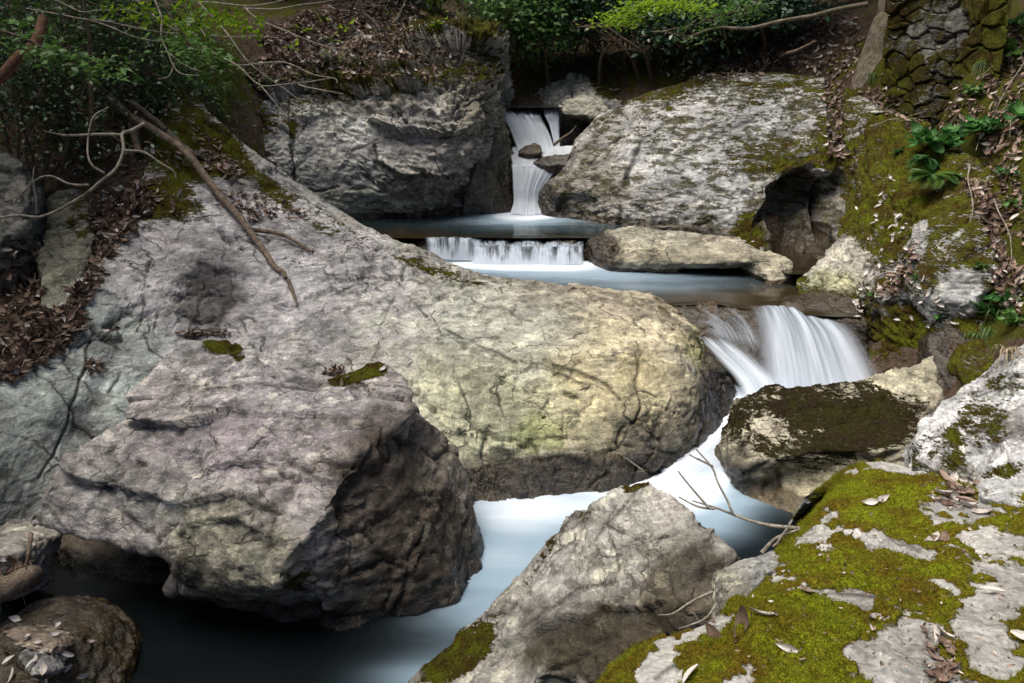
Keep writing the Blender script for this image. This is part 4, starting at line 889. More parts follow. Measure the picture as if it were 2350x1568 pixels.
rock_hull("rock_lip", [
    hull([(860, 562, 9.2), (975, 548, 9.1), (1000, 600, 8.9), (900, 600, 9.0)], (0, .2, -.4), (0, .0, -.4)),
    hull([(970, 549, 9.08), (1060, 546, 9.08), (1062, 600, 8.92), (972, 600, 8.92)], (0, .3, -.1), (0, .2, -.4)),
    hull([(1058, 543, 9.12), (1088, 545, 9.08), (1096, 604, 8.86), (1058, 604, 8.9)], (0, .3, -.1), (0, .2, -.4)),
    hull([(1085, 566, 8.98), (1340, 568, 8.92), (1345, 612, 8.82), (1085, 612, 8.84)], (0, .35, .02), (0, .2, -.4)),
    hull([(1262, 566, 8.96), (1280, 548, 9.08), (1320, 552, 9.02), (1330, 572, 8.9), (1300, 578, 8.86)], (0, .2, -.05), (0, .1, -.3))],
    .026, m_bed, 21, dict(col=(.10, .075, .045), big=.015, lump=.02, bed=.015, fine=.008, micro=.004, freq=1.8, wet=1.0), label="dark brown rock sill under the little weir", cat="rock lip")

# ---- lower left corner
rock_hull("boulder", [hull([(0, 1440, 3.1), (60, 1385, 3.2), (150, 1355, 3.3), (240, 1365, 3.3), (300, 1420, 3.2), (318, 1480, 3.05), (280, 1570, 2.8), (150, 1620, 2.6), (0, 1640, 2.5), (-150, 1560, 2.7), (160, 1460, 2.85)], (0, .2, -.35), (-.1, .0, -.4))],
    .022, m_wet, 22, dict(col=(.13, .105, .05), big=.03, lump=.04, bed=.02, fine=.008, micro=.004, freq=1.8, wet=.95, tints=[(120, 1400, 100, 50, .6, (.14, .14, .135))], moss=-.1, mossb=[(130, 1430, 60, 50, .2)]),
    label="wet brown glistening rock in the lower left corner", cat="boulder")
rock_hull("stone", [hull([(0, 1450, 2.75), (40, 1438, 2.8), (90, 1445, 2.8), (130, 1470, 2.7), (110, 1500, 2.6), (30, 1480, 2.65)], (0, .05, -.06), (0, .15, -.1))],
    .012, m_boul, 23, dict(col=(.30, .24, .19), big=.01, lump=.012, bed=.006, fine=.004, micro=.002, freq=4), label="flat tan cobble lying on the wet corner rock", cat="stone")
rock_hull("stone", [hull([(38, 1500, 2.62), (60, 1490, 2.65), (95, 1500, 2.6), (105, 1545, 2.5), (70, 1560, 2.48), (40, 1520, 2.55)], (0, .06, -.06), (0, .15, -.1))],
    .012, m_boul, 24, dict(col=(.27, .26, .26), big=.01, lump=.012, bed=.006, fine=.004, micro=.002, freq=4), label="rounded grey cobble below the flat tan cobble", cat="stone")
rock_hull("boulder", [hull([(-60, 1470, 2.45), (0, 1475, 2.42), (40, 1530, 2.3), (110, 1600, 2.12), (100, 1680, 2.0), (-100, 1680, 2.0)], (0, .1, -.4), (-.2, -.1, -.4))],
    .018, m_wet, 25, dict(col=(.14, .12, .05), big=.02, lump=.03, bed=.015, fine=.008, micro=.004, freq=2.4, wet=.7, moss=.1), label="slick brown rock cut by the bottom left corner", cat="boulder")
rock_hull("boulder", [hull([(-60, 1225, 3.55), (0, 1218, 3.55), (45, 1225, 3.5), (62, 1262, 3.35), (0, 1285, 3.2), (-80, 1290, 3.2)], (0, .1, -.3), (0, .3, -.1))],
    .018, m_boul, 26, dict(col=(.40, .37, .33), big=.02, lump=.03, bed=.015, fine=.008, micro=.004, freq=2.4), label="buff stone at the left edge beneath the big boulder", cat="boulder")
# ---- dark slab and rocks on the left bank
rock_hull("boulder", [hull([(108, 445, 7.3), (160, 430, 7.3), (205, 450, 7.1), (222, 500, 6.9), (215, 580, 6.45), (180, 660, 6.0), (130, 715, 5.75), (95, 700, 5.85), (90, 600, 6.4), (95, 520, 6.9)], (-.05, .4, -.2), (0, .15, -.4))],
    .03, m_cliff, 27, dict(col=(.17, .165, .13), big=.04, lump=.03, bed=.03, fine=.012, micro=.005, freq=1.3, moss=-.05, mossb=[(190, 500, 40, 60, .6)]), label="dark slab leaning on the left bank among leaf litter", cat="boulder")
rock_hull("boulder", [hull([(-60, 330, 7.0), (0, 340, 7.0), (55, 370, 6.9), (72, 440, 6.7), (60, 520, 6.4), (0, 560, 6.2), (-80, 560, 6.2)], (-.2, .6, -.2), (-.1, .2, -.6))],
    .034, m_cliff, 28, dict(col=(.22, .21, .18), big=.05, lump=.07, bed=.04, fine=.02, micro=.01, freq=1.4, moss=.1, mossup=.1), label="shaded lichen patched boulder at the left edge under the bushes", cat="boulder")

# ================================================================== FALLING WATER
m_fall = fall_mat("falling_water")
m_fall2 = fall_mat("falling_water_fine", 60.0, .5)

def fall(name, cols, nu, nv, mat, label, parent=None, e_side=.10, e_top=.10, e_bot=0.0, b0=.0, b1=.7, bump_=.02):
    v, q, u, w = net([list(PP(c)) for c in cols], nu, nv)
    v[:, 2] += bump_ * perlin(np.stack([u * 14, w * 1.5, np.zeros(len(u))], 1), 5)
    me = mesh_np(name, v, q)
    attr_f(me, 'fu', u * np.ptp(v[:, 0]) * .6 + 3); attr_f(me, 'fv', w * 1.2)
    jag = .5 + .5 * perlin(np.stack([u * 22, np.zeros(len(u)), np.zeros(len(u))], 1), 9)
    e = sstep(0, e_side, u) * sstep(0, e_side, 1 - u) * sstep(0, 1, w / (e_top * (.4 + 1.5 * jag) + 1e-6))
    if e_bot: e *= sstep(0, e_bot, 1 - w)
    attr_f(me, 'edge', np.clip(e, 0, 1)); attr_f(me, 'body', b0 + (b1 - b0) * w ** 1.5)
    smooth(me)
    return child(name, me, mat, parent) if parent is not None else link(name, me, mat)

t = empty("waterfall", P(1215, 490, 10.8)); tag(t, "tall upper waterfall dropping in two steps between dark rocks", "waterfall")
fall("cascade", [[(1120, 240, 12.4), (1139, 250, 11.85), (1150, 268, 11.7), (1166, 295, 11.6), (1180, 330, 11.45), (1186, 352, 11.3)],
                 [(1165, 241, 12.4), (1172, 256, 11.85), (1188, 275, 11.68), (1200, 300, 11.55), (1212, 330, 11.42), (1216, 352, 11.25)],
                 [(1205, 242, 12.4), (1212, 262, 11.8), (1225, 282, 11.66), (1236, 305, 11.55), (1246, 330, 11.42), (1248, 350, 11.25)],
                 [(1240, 242, 12.4), (1240, 263, 11.8), (1252, 285, 11.68), (1262, 305, 11.58), (1270, 330, 11.45), (1276, 350, 11.3)]], 120, 70, m_fall, "", t, .10, .36, 0, .1, .9)
fall("cascade", [[(1243, 244, 12.3), (1246, 262, 11.85), (1258, 285, 11.75), (1266, 310, 11.65), (1272, 340, 11.5)],
                 [(1262, 243, 12.3), (1263, 256, 11.85), (1268, 282, 11.76), (1272, 310, 11.66), (1277, 340, 11.5)],
                 [(1284, 243, 12.3), (1284, 254, 11.9), (1284, 282, 11.78), (1284, 310, 11.68), (1286, 340, 11.5)]], 60, 60, m_fall, "", t, .14, .3, 0, 0, .6)
fall("rapid", [[(1176, 338, 11.5), (1172, 355, 11.25), (1174, 370, 11.1), (1178, 385, 10.98)], [(1215, 338, 11.5), (1215, 352, 11.25), (1215, 366, 11.1), (1215, 384, 10.96)],
               [(1290, 335, 11.5), (1300, 345, 11.3), (1290, 364, 11.12), (1272, 385, 10.98)], [(1330, 335, 11.4), (1335, 345, 11.3), (1310, 368, 11.1), (1285, 388, 10.98)]], 60, 30, m_fall, "", t, .03, .01, 0, 1.0, 1.0)
fall("cascade", [[(1172, 378, 11.02), (1174, 395, 10.92), (1176, 430, 10.8), (1177, 465, 10.7), (1168, 494, 10.5)],
                 [(1225, 378, 11.0), (1223, 395, 10.88), (1213, 430, 10.76), (1208, 465, 10.66), (1205, 496, 10.45)],
                 [(1282, 378, 11.02), (1272, 395, 10.92), (1248, 430, 10.82), (1240, 465, 10.72), (1244, 494, 10.5)]], 70, 60, m_fall, "", t, .06, .02, .06, .55, 1.0)

t = empty("waterfall", P(1200, 600, 8.9)); tag(t, "low wide weir of white threads across the middle of the stream", "waterfall")
fall("cascade", [[(972, 543, 9.2), (974, 549, 8.97), (976, 570, 8.88), (980, 595, 8.8)], [(1015, 543, 9.2), (1015, 548, 8.95), (1016, 570, 8.86), (1016, 595, 8.78)], [(1068, 543, 9.2), (1066, 549, 8.97), (1065, 570, 8.87), (1064, 597, 8.8)], [(1110, 546, 9.15), (1106, 556, 8.95), (1104, 575, 8.86), (1102, 600, 8.78)]], 130, 30, m_fall2, "", t, .16, .26, 0, -.05, .6, .008)
fall("cascade", [[(1078, 556, 9.05), (1082, 566, 8.9), (1082, 585, 8.8), (1078, 606, 8.7)], [(1150, 556, 9.05), (1150, 568, 8.88), (1150, 585, 8.78), (1150, 607, 8.68)], [(1230, 556, 9.03), (1230, 569, 8.86), (1230, 585, 8.76), (1230, 608, 8.66)],
                 [(1290, 556, 9.03), (1290, 570, 8.84), (1290, 585, 8.74), (1290, 608, 8.64)], [(1342, 556, 9.0), (1340, 569, 8.84), (1340, 585, 8.76), (1340, 606, 8.68)]], 260, 34, m_fall2, "", t, .05, .30, 0, -.1, .6, .008)
fall("film", [[(1062, 543, 9.25), (1075, 552, 9.06), (1082, 564, 8.93)], [(1150, 546, 9.2), (1150, 555, 9.05), (1150, 566, 8.9)], [(1260, 549, 9.15), (1260, 556, 9.03), (1260, 567, 8.88)], [(1345, 548, 9.1), (1342, 556, 9.02), (1340, 567, 8.86)]], 160, 20, m_fall2, "", t, .05, .35, .1, -.22, -.02, .01)

t = empty("waterfall", P(1850, 900, 6.2)); tag(t, "broad main waterfall fanning over brown rock into the lower pool", "waterfall")
fall("cascade", [[(1706, 702, 6.95), (1720, 712, 6.86), (1726, 750, 6.68), (1730, 810, 6.42), (1736, 870, 6.24), (1738, 935, 6.08)],
                 [(1774, 701, 6.92), (1782, 706, 6.86), (1800, 745, 6.62), (1815, 810, 6.38), (1826, 870, 6.2), (1832, 935, 6.03)],
                 [(1814, 704, 6.92), (1822, 711, 6.85), (1848, 750, 6.58), (1870, 810, 6.36), (1885, 870, 6.18), (1895, 935, 6.0)],
                 [(1862, 723, 6.84), (1868, 729, 6.77), (1898, 765, 6.54), (1920, 815, 6.34), (1938, 870, 6.18), (1950, 930, 6.02)],
                 [(1940, 732, 6.78), (1950, 738, 6.71), (1980, 772, 6.54), (2006, 815, 6.38), (2032, 865, 6.22), (2060, 915, 6.08)]], 220, 130, m_fall, "", t, .20, .20, .06, -.10, .55, .015)
fall("chute", [[(1588, 762, 6.9), (1603, 782, 6.68), (1640, 826, 6.42), (1682, 872, 6.12), (1700, 925, 5.9), (1680, 985, 5.62)],
               [(1605, 760, 6.9), (1630, 786, 6.62), (1672, 826, 6.36), (1718, 876, 6.08), (1738, 925, 5.9), (1720, 990, 5.62)],
               [(1630, 765, 6.85), (1660, 792, 6.58), (1705, 832, 6.32), (1750, 880, 6.08), (1775, 930, 5.9), (1760, 995, 5.62)],
               [(1690, 770, 6.8), (1725, 800, 6.55), (1775, 845, 6.3), (1825, 890, 6.1), (1850, 940, 5.92), (1840, 1000, 5.62)]], 100, 130, m_fall, "", t, .34, .30, .14, .2, 1.0, .015)
fall("film", [[(1545, 705, 7.05), (1600, 745, 6.85), (1640, 795, 6.58)], [(1625, 696, 7.1), (1680, 745, 6.8), (1715, 805, 6.5)], [(1700, 700, 6.95), (1740, 760, 6.62), (1766, 830, 6.34)]], 60, 60, m_fall, "", t, .25, .3, .3, -.62, -.45, .01)
v, q = mesh = net([list(PP(c)) for c in [[(1690, 935, 5.95), (1640, 1015, 5.35), (1560, 1078, 4.95), (1470, 1118, 4.7)], [(1740, 935, 5.95), (1690, 1020, 5.3), (1610, 1090, 4.85), (1500, 1140, 4.55)], [(1800, 935, 5.95), (1750, 1030, 5.25), (1680, 1110, 4.72), (1560, 1170, 4.4)]]], 40, 60)[:2]
v[:, 2] = .015 + .10 * sstep(5.0, 6.0, v[:, 1])
me = mesh_np("race", v, q); u = np.tile(np.linspace(0, 1, 40), 60); w = np.repeat(np.linspace(0, 1, 60), 40)
attr_f(me, 'fu', u * .5); attr_f(me, 'fv', w); attr_f(me, 'edge', sstep(0, .3, u) * sstep(0, .45, 1 - u) * sstep(0, .6, 1 - w) * sstep(0, .1, w)); attr_f(me, 'body', np.full(len(u), .55)); smooth(me)
child("race", me, m_fall, t)

# ================================================================== leaf and twig builders
def rand_rot(n, r=rng):
    q = r.normal(size=(n, 4)); q /= np.linalg.norm(q, axis=1)[:, None]
    w, x, y, z = q.T
    return np.stack([np.stack([1 - 2 * (y * y + z * z), 2 * (x * y - z * w), 2 * (x * z + y * w)], 1), np.stack([2 * (x * y + z * w), 1 - 2 * (x * x + z * z), 2 * (y * z - x * w)], 1),
                     np.stack([2 * (x * z - y * w), 2 * (y * z + x * w), 1 - 2 * (x * x + y * y)], 1)], 1)

def basis(nrm, ang):
    """rotation matrices whose third column is nrm, spun by ang"""
    nrm = nrm / (np.linalg.norm(nrm, axis=1)[:, None] + 1e-9)
    ref = np.where(np.abs(nrm[:, 2:3]) > .9, np.array([[1.0, 0, 0]]), np.array([[0, 0, 1.0]]))
    a = np.cross(ref, nrm); a /= np.linalg.norm(a, axis=1)[:, None] + 1e-9
    b = np.cross(nrm, a); c, s = np.cos(ang)[:, None], np.sin(ang)[:, None]
    return np.stack([a * c + b * s, -a * s + b * c, nrm], 2)

def stamp(tv, tf, R3, scale, pos):
    """copies of a template with rotations, scales, positions -> (verts, faces)"""
    n, k = len(pos), len(tv)
    v = np.einsum('nij,kj->nki', R3, tv) * np.asarray(scale).reshape(-1, 1, 1) + pos[:, None]
    f = (tf[None] + (np.arange(n) * k)[:, None, None]).reshape(-1, tf.shape[1])
    return v.reshape(-1, 3), f

LV4 = np.array([[0, 0, 0], [.26, .45, .10], [0, 1, -.08], [-.26, .45, .10]]); LF4 = np.array([[0, 1, 2, 3]])
def leaf_tpl(wid=.3, curl=.15, fold=.08, seg=5, twist=0.0):
    """pointed blade with a midrib fold and a curl along its length"""
    V = []
    for i in range(seg + 1):
        s = i / seg; w = wid * math.sin(math.pi * min(1, s * .94 + .05)) ** .8 * (1.15 - .4 * s); z = curl * (4 * (s - .5) ** 2 - 1) 
        for k in (-1, -.5, 0, .5, 1):
            a = twist * s; x = w * k; V.append([x * math.cos(a), s, z + abs(k) * fold * 1.6 + x * math.sin(a)])
    V = np.array(V); F = []
    for i in range(seg):
        for k in range(4): o = i * 5 + k; F.append([o, o + 1, o + 6, o + 5])
    return V, np.array(F)
TPL = [leaf_tpl(.2, .09, .05), leaf_tpl(.24, .18, .08, twist=.5), leaf_tpl(.18, -.08, .05), leaf_tpl(.26, .13, .12, twist=-.4)]
STICK = (np.array([[-.012, -.5, 0], [.012, -.5, 0], [0, -.5, .02], [-.01, 1.2, .05], [.01, 1.2, .05], [0, 1.2, .065]]), np.array([[0, 1, 4, 3], [1, 2, 5, 4], [2, 0, 3, 5]]))
ST_V, ST_F = leaf_tpl(.26, .2, .1, 3)

def cloud_mesh(name, pos, nrm, size, tpl=(LV4, LF4), jitter=.5, r=rng):
    n = len(pos)
    d = nrm + jitter * r.normal(size=(n, 3))
    v, f = stamp(tpl[0], tpl[1], basis(d, r.uniform(0, 6.283, n)), size * r.uniform(.6, 1.25, n), pos)
    me = mesh_np(name, v, f); attr_f(me, 'rnd', np.repeat(r.uniform(0, 1, n), len(tpl[0]))); smooth(me)
    return me

def spray(tips, per, rad, r=rng, flat=.6):
    """leaf positions clustered about twig tips"""
    tips = np.asarray(tips); n = len(tips) * per
    p = np.repeat(tips, per, 0) + r.normal(size=(n, 3)) * rad * np.array([1, 1, flat])
    return p

m_bark = bark_mat("shrub_bark", (.07, .05, .035), (.17, .13, .09))
m_pale_bark = bark_mat("pale_twig_bark", (.14, .12, .09), (.36, .32, .27))
m_log = bark_mat("dead_wood", (.09, .065, .05), (.25, .19, .14))
m_trunk = bark_mat("tree_bark", (.09, .07, .055), (.24, .20, .16), .5, .5)
m_camellia = leaf_mat("evergreen_leaf", (.028, .07, .036), (.08, .15, .085), .15, .30, .5)
m_dark = leaf_mat("dark_leaf", (.012, .032, .014), (.038, .085, .028), .2, .4, .5)
m_mid = leaf_mat("green_leaf", (.042, .105, .016), (.095, .20, .038), .35)
m_lime = leaf_mat("spring_leaf", (.13, .24, .012), (.26, .38, .02), .5)
m_fresh = leaf_mat("fresh_green_leaf", (.022, .085, .020), (.075, .20, .045), .35, .55, .25)
m_litter = leaf_mat("dead_leaf", (.07, .04, .026), (.36, .26, .21), .1, .65, .25, .14)
m_litter2 = leaf_mat("brown_dead_leaf", (.05, .028, .018), (.25, .175, .13), .1, .65, .25, .08)
m_pale_leaf = leaf_mat("pale_dead_leaf", (.42, .36, .33), (.66, .62, .58), .15, .5, .4)
m_grass = leaf_mat("grass_blade", (.035, .07, .01), (.10, .16, .03), .3)
m_straw = leaf_mat("straw_blade", (.22, .17, .10), (.42, .35, .24), .2)

def shrub(name, base, h, rad, mat, label, cat, group=None, nst=7, per=70, leaf=.07, lean=(0, 0), seed=0, bark=None, flat=.6, tpl=(LV4, LF4), sr=.018, spread=.28):
    r = np.random.default_rng(900 + seed); base = np.asarray(base, dtype=float)
    t = empty(name, base); tag(t, label, cat, group)
    paths, tips = [], []
    for k in range(nst):
        a = r.uniform(0, 6.283); q = rad * math.sqrt(r.uniform(.05, 1)); hh = h * r.uniform(.55, 1.0)
        top = base + np.array([q * math.cos(a) + lean[0] * hh, q * math.sin(a) + lean[1] * hh, hh])
        mid = base + (top - base) * .5 + np.array([0, 0, .1 * h]) + r.normal(size=3) * .08 * h
        pts = wiggle([base + r.normal(size=3) * .05 * np.array([1, 1, .1]) - np.array([0, 0, .12]), mid, top], 14, .05 * h, seed * 31 + k)
        paths.append((pts, np.linspace(sr, sr * .22, 14))); 
        for m in range(5):
            i = int(r.integers(5, 13)); e = pts[i] + r.normal(size=3) * np.array([.8, .8, .5]) * rad * .5
            tw = wiggle([pts[i], (pts[i] + e) / 2 + r.normal(size=3) * .03, e], 7, .02, seed * 7 + m + k * 11)
            paths.append((tw, np.linspace(sr * .4, sr * .12, 7))); tips.append(e); tips.append((e + pts[i]) / 2)
        tips.append(top)
    v, f = tubes(paths, 5); me = mesh_np("stem", v, f); smooth(me); child("stem", me, bark or m_bark, t)
    p = spray(tips, per, spread * rad, r, flat)
    p = p[p[:, 2] > base[2] - .1]
    out = p - (base + np.array([0, 0, h * .3])); out /= np.linalg.norm(out, axis=1)[:, None] + 1e-6
    me = cloud_mesh("foliage", p, out * .5 + np.array([0, 0, .8]), leaf, tpl, .55, r); child("foliage", me, mat, t)
    return t

dg = bpy.context.evaluated_depsgraph_get(); dg.update()
SOLID = {o.name for o in COL.objects if o.type == 'MESH' and o.parent is None and o.get("kind") != "structure" or o.name.startswith("forest_floor")}
def hit(x, y, solid_only=True):
    """the solid point seen at photo pixel x, y (rocks and ground; water and leaves are passed through)"""
    o = Vector((0, 0, CAM_H)); d = Vector(ray(x, y)).normalized()
    for _ in range(6):
        ok, loc, nrm, _i, ob, _m = sc.ray_cast(dg, o, d)
        if not ok: return None
        if not solid_only or ob.name in SOLID:
            if nrm.dot(d) > 0: nrm = -nrm
            return np.array(loc), np.array(nrm), ob.name
        o = loc + d * .002
    return None

def on(pts, lift=0.0):
    """photo points -> places just above the surface seen there"""
    out = []
    for x, y in pts:
        h = hit(x, y); out.append(h[0] + h[1] * lift + np.array([0, 0, lift * .5]))
    return np.array(out)

# the moss on the near rock: short upright shoots
m_moss_shoot = leaf_mat("moss_shoot", (.11, .068, .010), (.19, .235, .014), .3, .9, .1)
pp, NN = TUFT; k = len(pp); B = basis(NN, rng.uniform(0, 6.28, k))
v, f = stamp(np.array([[-.16, 0, 0], [.16, 0, 0], [.05, .12, 1.0]]), np.array([[0, 1, 2]]), B, .010 * rng.uniform(.5, 1.25, k), pp)
me = mesh_np("moss", v, f); tone = np.clip(.5 + .9 * fbm(pp * 5, 4, 91) + .22 * rng.normal(size=k), 0, 1); attr_f(me, 'rnd', np.repeat(tone, 3))
child("moss", me, m_moss_shoot, mossy)["kind"] = "stuff"

# ================================================================== PLANTS
def foot(x, y):
    h = hit(x, y); return h[0]

# evergreen bushes behind the upper fall (dark, glossy)
BK = [(1185, 175, 1.6, .8, "evergreen bush with blue green leaves just right of the cliff top"), (1235, 140, 2.0, 1.0, "evergreen bush standing above the upper fall"), (1300, 150, 1.7, .9, "evergreen bush over the jointed pale outcrop"),
      (1370, 140, 2.2, 1.0, "tall evergreen bush above the pale outcrop's right end"), (1440, 160, 1.8, .9, "evergreen bush leaning over the dark gap beside the pale rock face"), (1260, 60, 2.2, 1.2, "farther evergreen bush high behind the upper fall"),
      (1390, 50, 2.2, 1.2, "farther evergreen bush under the lime green maple spray"), (1520, 150, 1.5, .9, "dark bush behind the top left of the pale rock face"), (1180, 60, 2.0, 1.1, "far evergreen bush peeping over the cliff's right shoulder")]
for k, (x, y, h, rad, lb) in enumerate(BK):
    shrub("evergreen_bush", foot(x, y), h, rad, m_camellia if k % 3 else m_mid, lb, "bush", "evergreen bushes behind the upper fall", nst=7, per=36, leaf=.10, seed=k, lean=(random.uniform(-.3, .3), -.15))
BK2 = [(1600, 140, 1.2, .9, "blue green glossy bush hanging over the pale rock face"), (1680, 125, 1.2, .9, "glossy bush beneath the long mossy branch"), (1760, 110, 1.3, .8, "dull green bush left of the leafy gully"), (1640, 40, 1.8, 1.2, "dark bush high on the back slope beneath the branch"), (1830, 30, 1.6, 1.0, "dim bush at the top edge near the tree trunk")]
for k, (x, y, h, rad, lb) in enumerate(BK2):
    shrub("glossy_bush", foot(x, y), h, rad, m_camellia, lb, "bush", "glossy bushes above the pale rock face", nst=6, per=45, leaf=.11, seed=20 + k, lean=(-.2, -.5))
# dark thicket on the left bank
LB = [(60, 330, 1.9, .9, 7.4, "dark bush at the left edge"), (170, 300, 1.9, .9, 7.9, "dark bush under the leaning dead trunk"), (280, 250, 1.5, .8, 8.4, "dark green bush behind the leaning dead trunk"), (380, 210, 1.2, .7, 9.2, "leafy bush above the mossy end of the slab"), (100, 160, 2.0, 1.1, 9.0, "shadowy bush in the top left corner"), (250, 120, 2.0, 1.1, 10.0, "green bush behind the bare white twigs")]
for k, (x, y, h, rad, d, lb) in enumerate(LB):
    b = P(x, y, d); b[2] = min(b[2], gz(b[0], b[1])) ; b[2] = gz(b[0], b[1]) - .05
    shrub("understorey_bush", b, h, rad, (m_dark, m_mid, m_dark, m_mid, m_dark, m_mid)[k], lb, "bush", "bushes on the shaded left bank", nst=8, per=42, leaf=.055, seed=40 + k)

# lime maple spray hanging in from the right above the fall
def bough(name, base_pts, rad, tips_spec, mat, leaf, per, label, cat, bark, seed, group=None, spread=.12, flat=.35, tpl=(LV4, LF4), twigs=()):
    r = np.random.default_rng(seed); pts = wiggle(base_pts, 26, .05, seed)
    t = empty(name, pts[0]); tag(t, label, cat, group)
    paths = [(pts, np.linspace(rad, rad * .3, len(pts)))]; tips = []
    for k in range(tips_spec[0]):
        i = int(r.integers(int(len(pts) * tips_spec[2]), len(pts))); e = pts[i] + r.normal(size=3) * tips_spec[1] * np.array([1, .8, .45])
        paths.append((wiggle([pts[i], (pts[i] + e) / 2 + r.normal(size=3) * .04, e], 8, .02, seed + k), np.linspace(rad * .35, rad * .1, 8))); tips += [e, (e + pts[i]) / 2]
    for tw in twigs: paths.append(tw)
    v, f = tubes(paths, 6); me = mesh_np("branch", v, f); smooth(me); child("branch", me, bark, t)
    if per:
        p = spray(tips, per, spread, r, flat); me = cloud_mesh("foliage", p, np.tile([0, 0, 1.0], (len(p), 1)), leaf, tpl, .35, r); child("foliage", me, mat, t)
    return t
bough("maple_bough", [P(1700, -120, 9.5), P(1600, -20, 9.3), P(1500, 20, 9.1), P(1420, 45, 9.0)], .02, (10, .22, .4), m_lime, .06, 55, "lime green maple bough hanging in at the top above the fall", "bough", m_bark, 71, None, .13, .3)
bough("maple_bough", [P(1850, -130, 10.5), P(1760, -10, 10.4), P(1680, 30, 10.2), P(1610, 50, 10.1)], .02, (9, .25, .4), m_mid, .06, 30, "greener leafy bough right of the lime maple bough", "bough", m_bark, 72, None, .15, .35)
bough("mossy_branch", [P(1990, 10, 10.6), P(1850, 35, 10.8), P(1740, 62, 11.0), P(1640, 68, 11.2), P(1560, 82, 11.3), P(1500, 74, 11.4)], .032, (6, .3, .5), m_mid, .06, 6, "long mossy branch slanting above the glossy bushes", "branch", m_trunk, 73)
bough("sapling", [foot(1755, 130), P(1742, 60, 12.0), P(1722, -40, 12.0)], .035, (4, .4, .4), m_mid, .06, 0, "thin brown sapling trunk above the pale rock face", "sapling", m_bark, 74)
bough("fallen_branch", [foot(1790, 150) + [0, 0, .1], P(1830, 120, 11.2), P(1870, 92, 11.3)], .04, (2, .2, .4), m_mid, .06, 0, "short dead branch propped in the leaves left of the tree trunk", "branch", m_log, 75)
for k, (pl, lb) in enumerate([([(1470, 190), (1440, 120), (1390, 70), (1340, 40)], "bare brown stem arching left from the dark gap"), ([(1375, 190), (1385, 120), (1440, 60), (1500, 10)], "bare brown stem forking above the pale outcrop"), ([(1500, 190), (1470, 120), (1380, 60), (1330, 62)], "crooked bare stem bending over the fall's right side"), ([(1255, 195), (1248, 110), (1210, 40)], "thin bare stem rising from the pale outcrop")]):
    b = foot(*pl[0]); bough("bare_shrub", [b] + [P(x, y, b[1] + .1 * j - .3) for j, (x, y) in enumerate(pl[1:])], .035, (6, .35, .3), m_mid, .05, 0, lb, "stem", m_bark, 80 + k, "bare stems behind the upper fall")

# saplings on the leafy slope over the cliff
for k, (pl, lb) in enumerate([([(872, 72), (850, 45), (828, 20), (820, -30)], "curving grey sapling on the leaf strewn slope"), ([(905, 55), (915, 30), (935, -20)], "straight brown sapling trunk above the cliff top"), ([(882, 48), (880, 20), (878, -20)], "very thin upright sapling between its two neighbours")]):
    b = foot(*pl[0]); bough("sapling", [b] + [P(x, y, b[1]) for x, y in pl[1:]], (.035, .045, .018)[k], (2, .3, .6), m_mid, .05, 0, lb, "sapling", m_trunk, 90 + k, "saplings on the slope above the cliff")
for k, (x, y, lb, h, rd) in enumerate([(1000, 22, "yellow green low bush on the cliff top's edge", .7, .6), (1120, 5, "blue green bush behind the cliff top", .9, .6), (930, 5, "small dark bush at the top edge over the slope", .9, .7), (780, 4, "dim bush at the top edge above the leaf slope", 1.0, .9), (640, 2, "dim green bush over the mossy bank at the top edge", 1.0, .9)]):
    shrub("low_bush", foot(x, y), h, rd, (m_lime, m_camellia, m_mid, m_dark, m_mid)[k], lb, "bush", "low bushes along the top of the slope", nst=5, per=30, leaf=.07, seed=100 + k)

# big tree trunk and dry stone wall, upper right
b = foot(2022, 158) - np.array([0, -.25, .55])
TD = b[1]
pts = wiggle([b, P(2030, 90, b[1] + .1), P(2050, 20, b[1] + .15), P(2065, -150, b[1] + .2), P(2070, -500, b[1] + .2)], 40, .03, 5)
v, f = tubes([(pts, np.interp(np.linspace(0, 1, 40), [0, .12, .2, .3, 1], [.33, .27, .225, .2, .17]))], 40)
v += (tubes([(pts, np.full(40, .001))], 40)[0] - v) * (.10 * ridged(v * np.array([7, 7, 1.6]), 3, 60))[:, None]
t = empty("tree", b); tag(t, "thick mossy grey tree trunk beside the stone wall", "tree")
me = mesh_np("trunk", v, f); smooth(me); child("trunk", me, m_trunk, t)
r_ = np.random.default_rng(5); top = pts[-1]; paths, tips = [], []
for k in range(16):
    e = top + np.array([r_.uniform(-3.2, 2.2), r_.uniform(-2.0, 2.5), r_.uniform(.3, 3.0)]); paths.append((wiggle([top - [0, 0, .8 * r_.random()], (top + e) / 2 + [0, 0, .3], e], 10, .1, k), np.linspace(.07, .015, 10))); tips += [e, top + (e - top) * .7]
v, f = tubes(paths, 6); child("limb", mesh_np("limb", v, f), m_trunk, t)
child("crown", cloud_mesh("crown", spray(tips, 55, .5, r_), np.tile([0, 0, 1.0], (len(tips) * 55, 1)), .2, r=r_), m_mid, t)

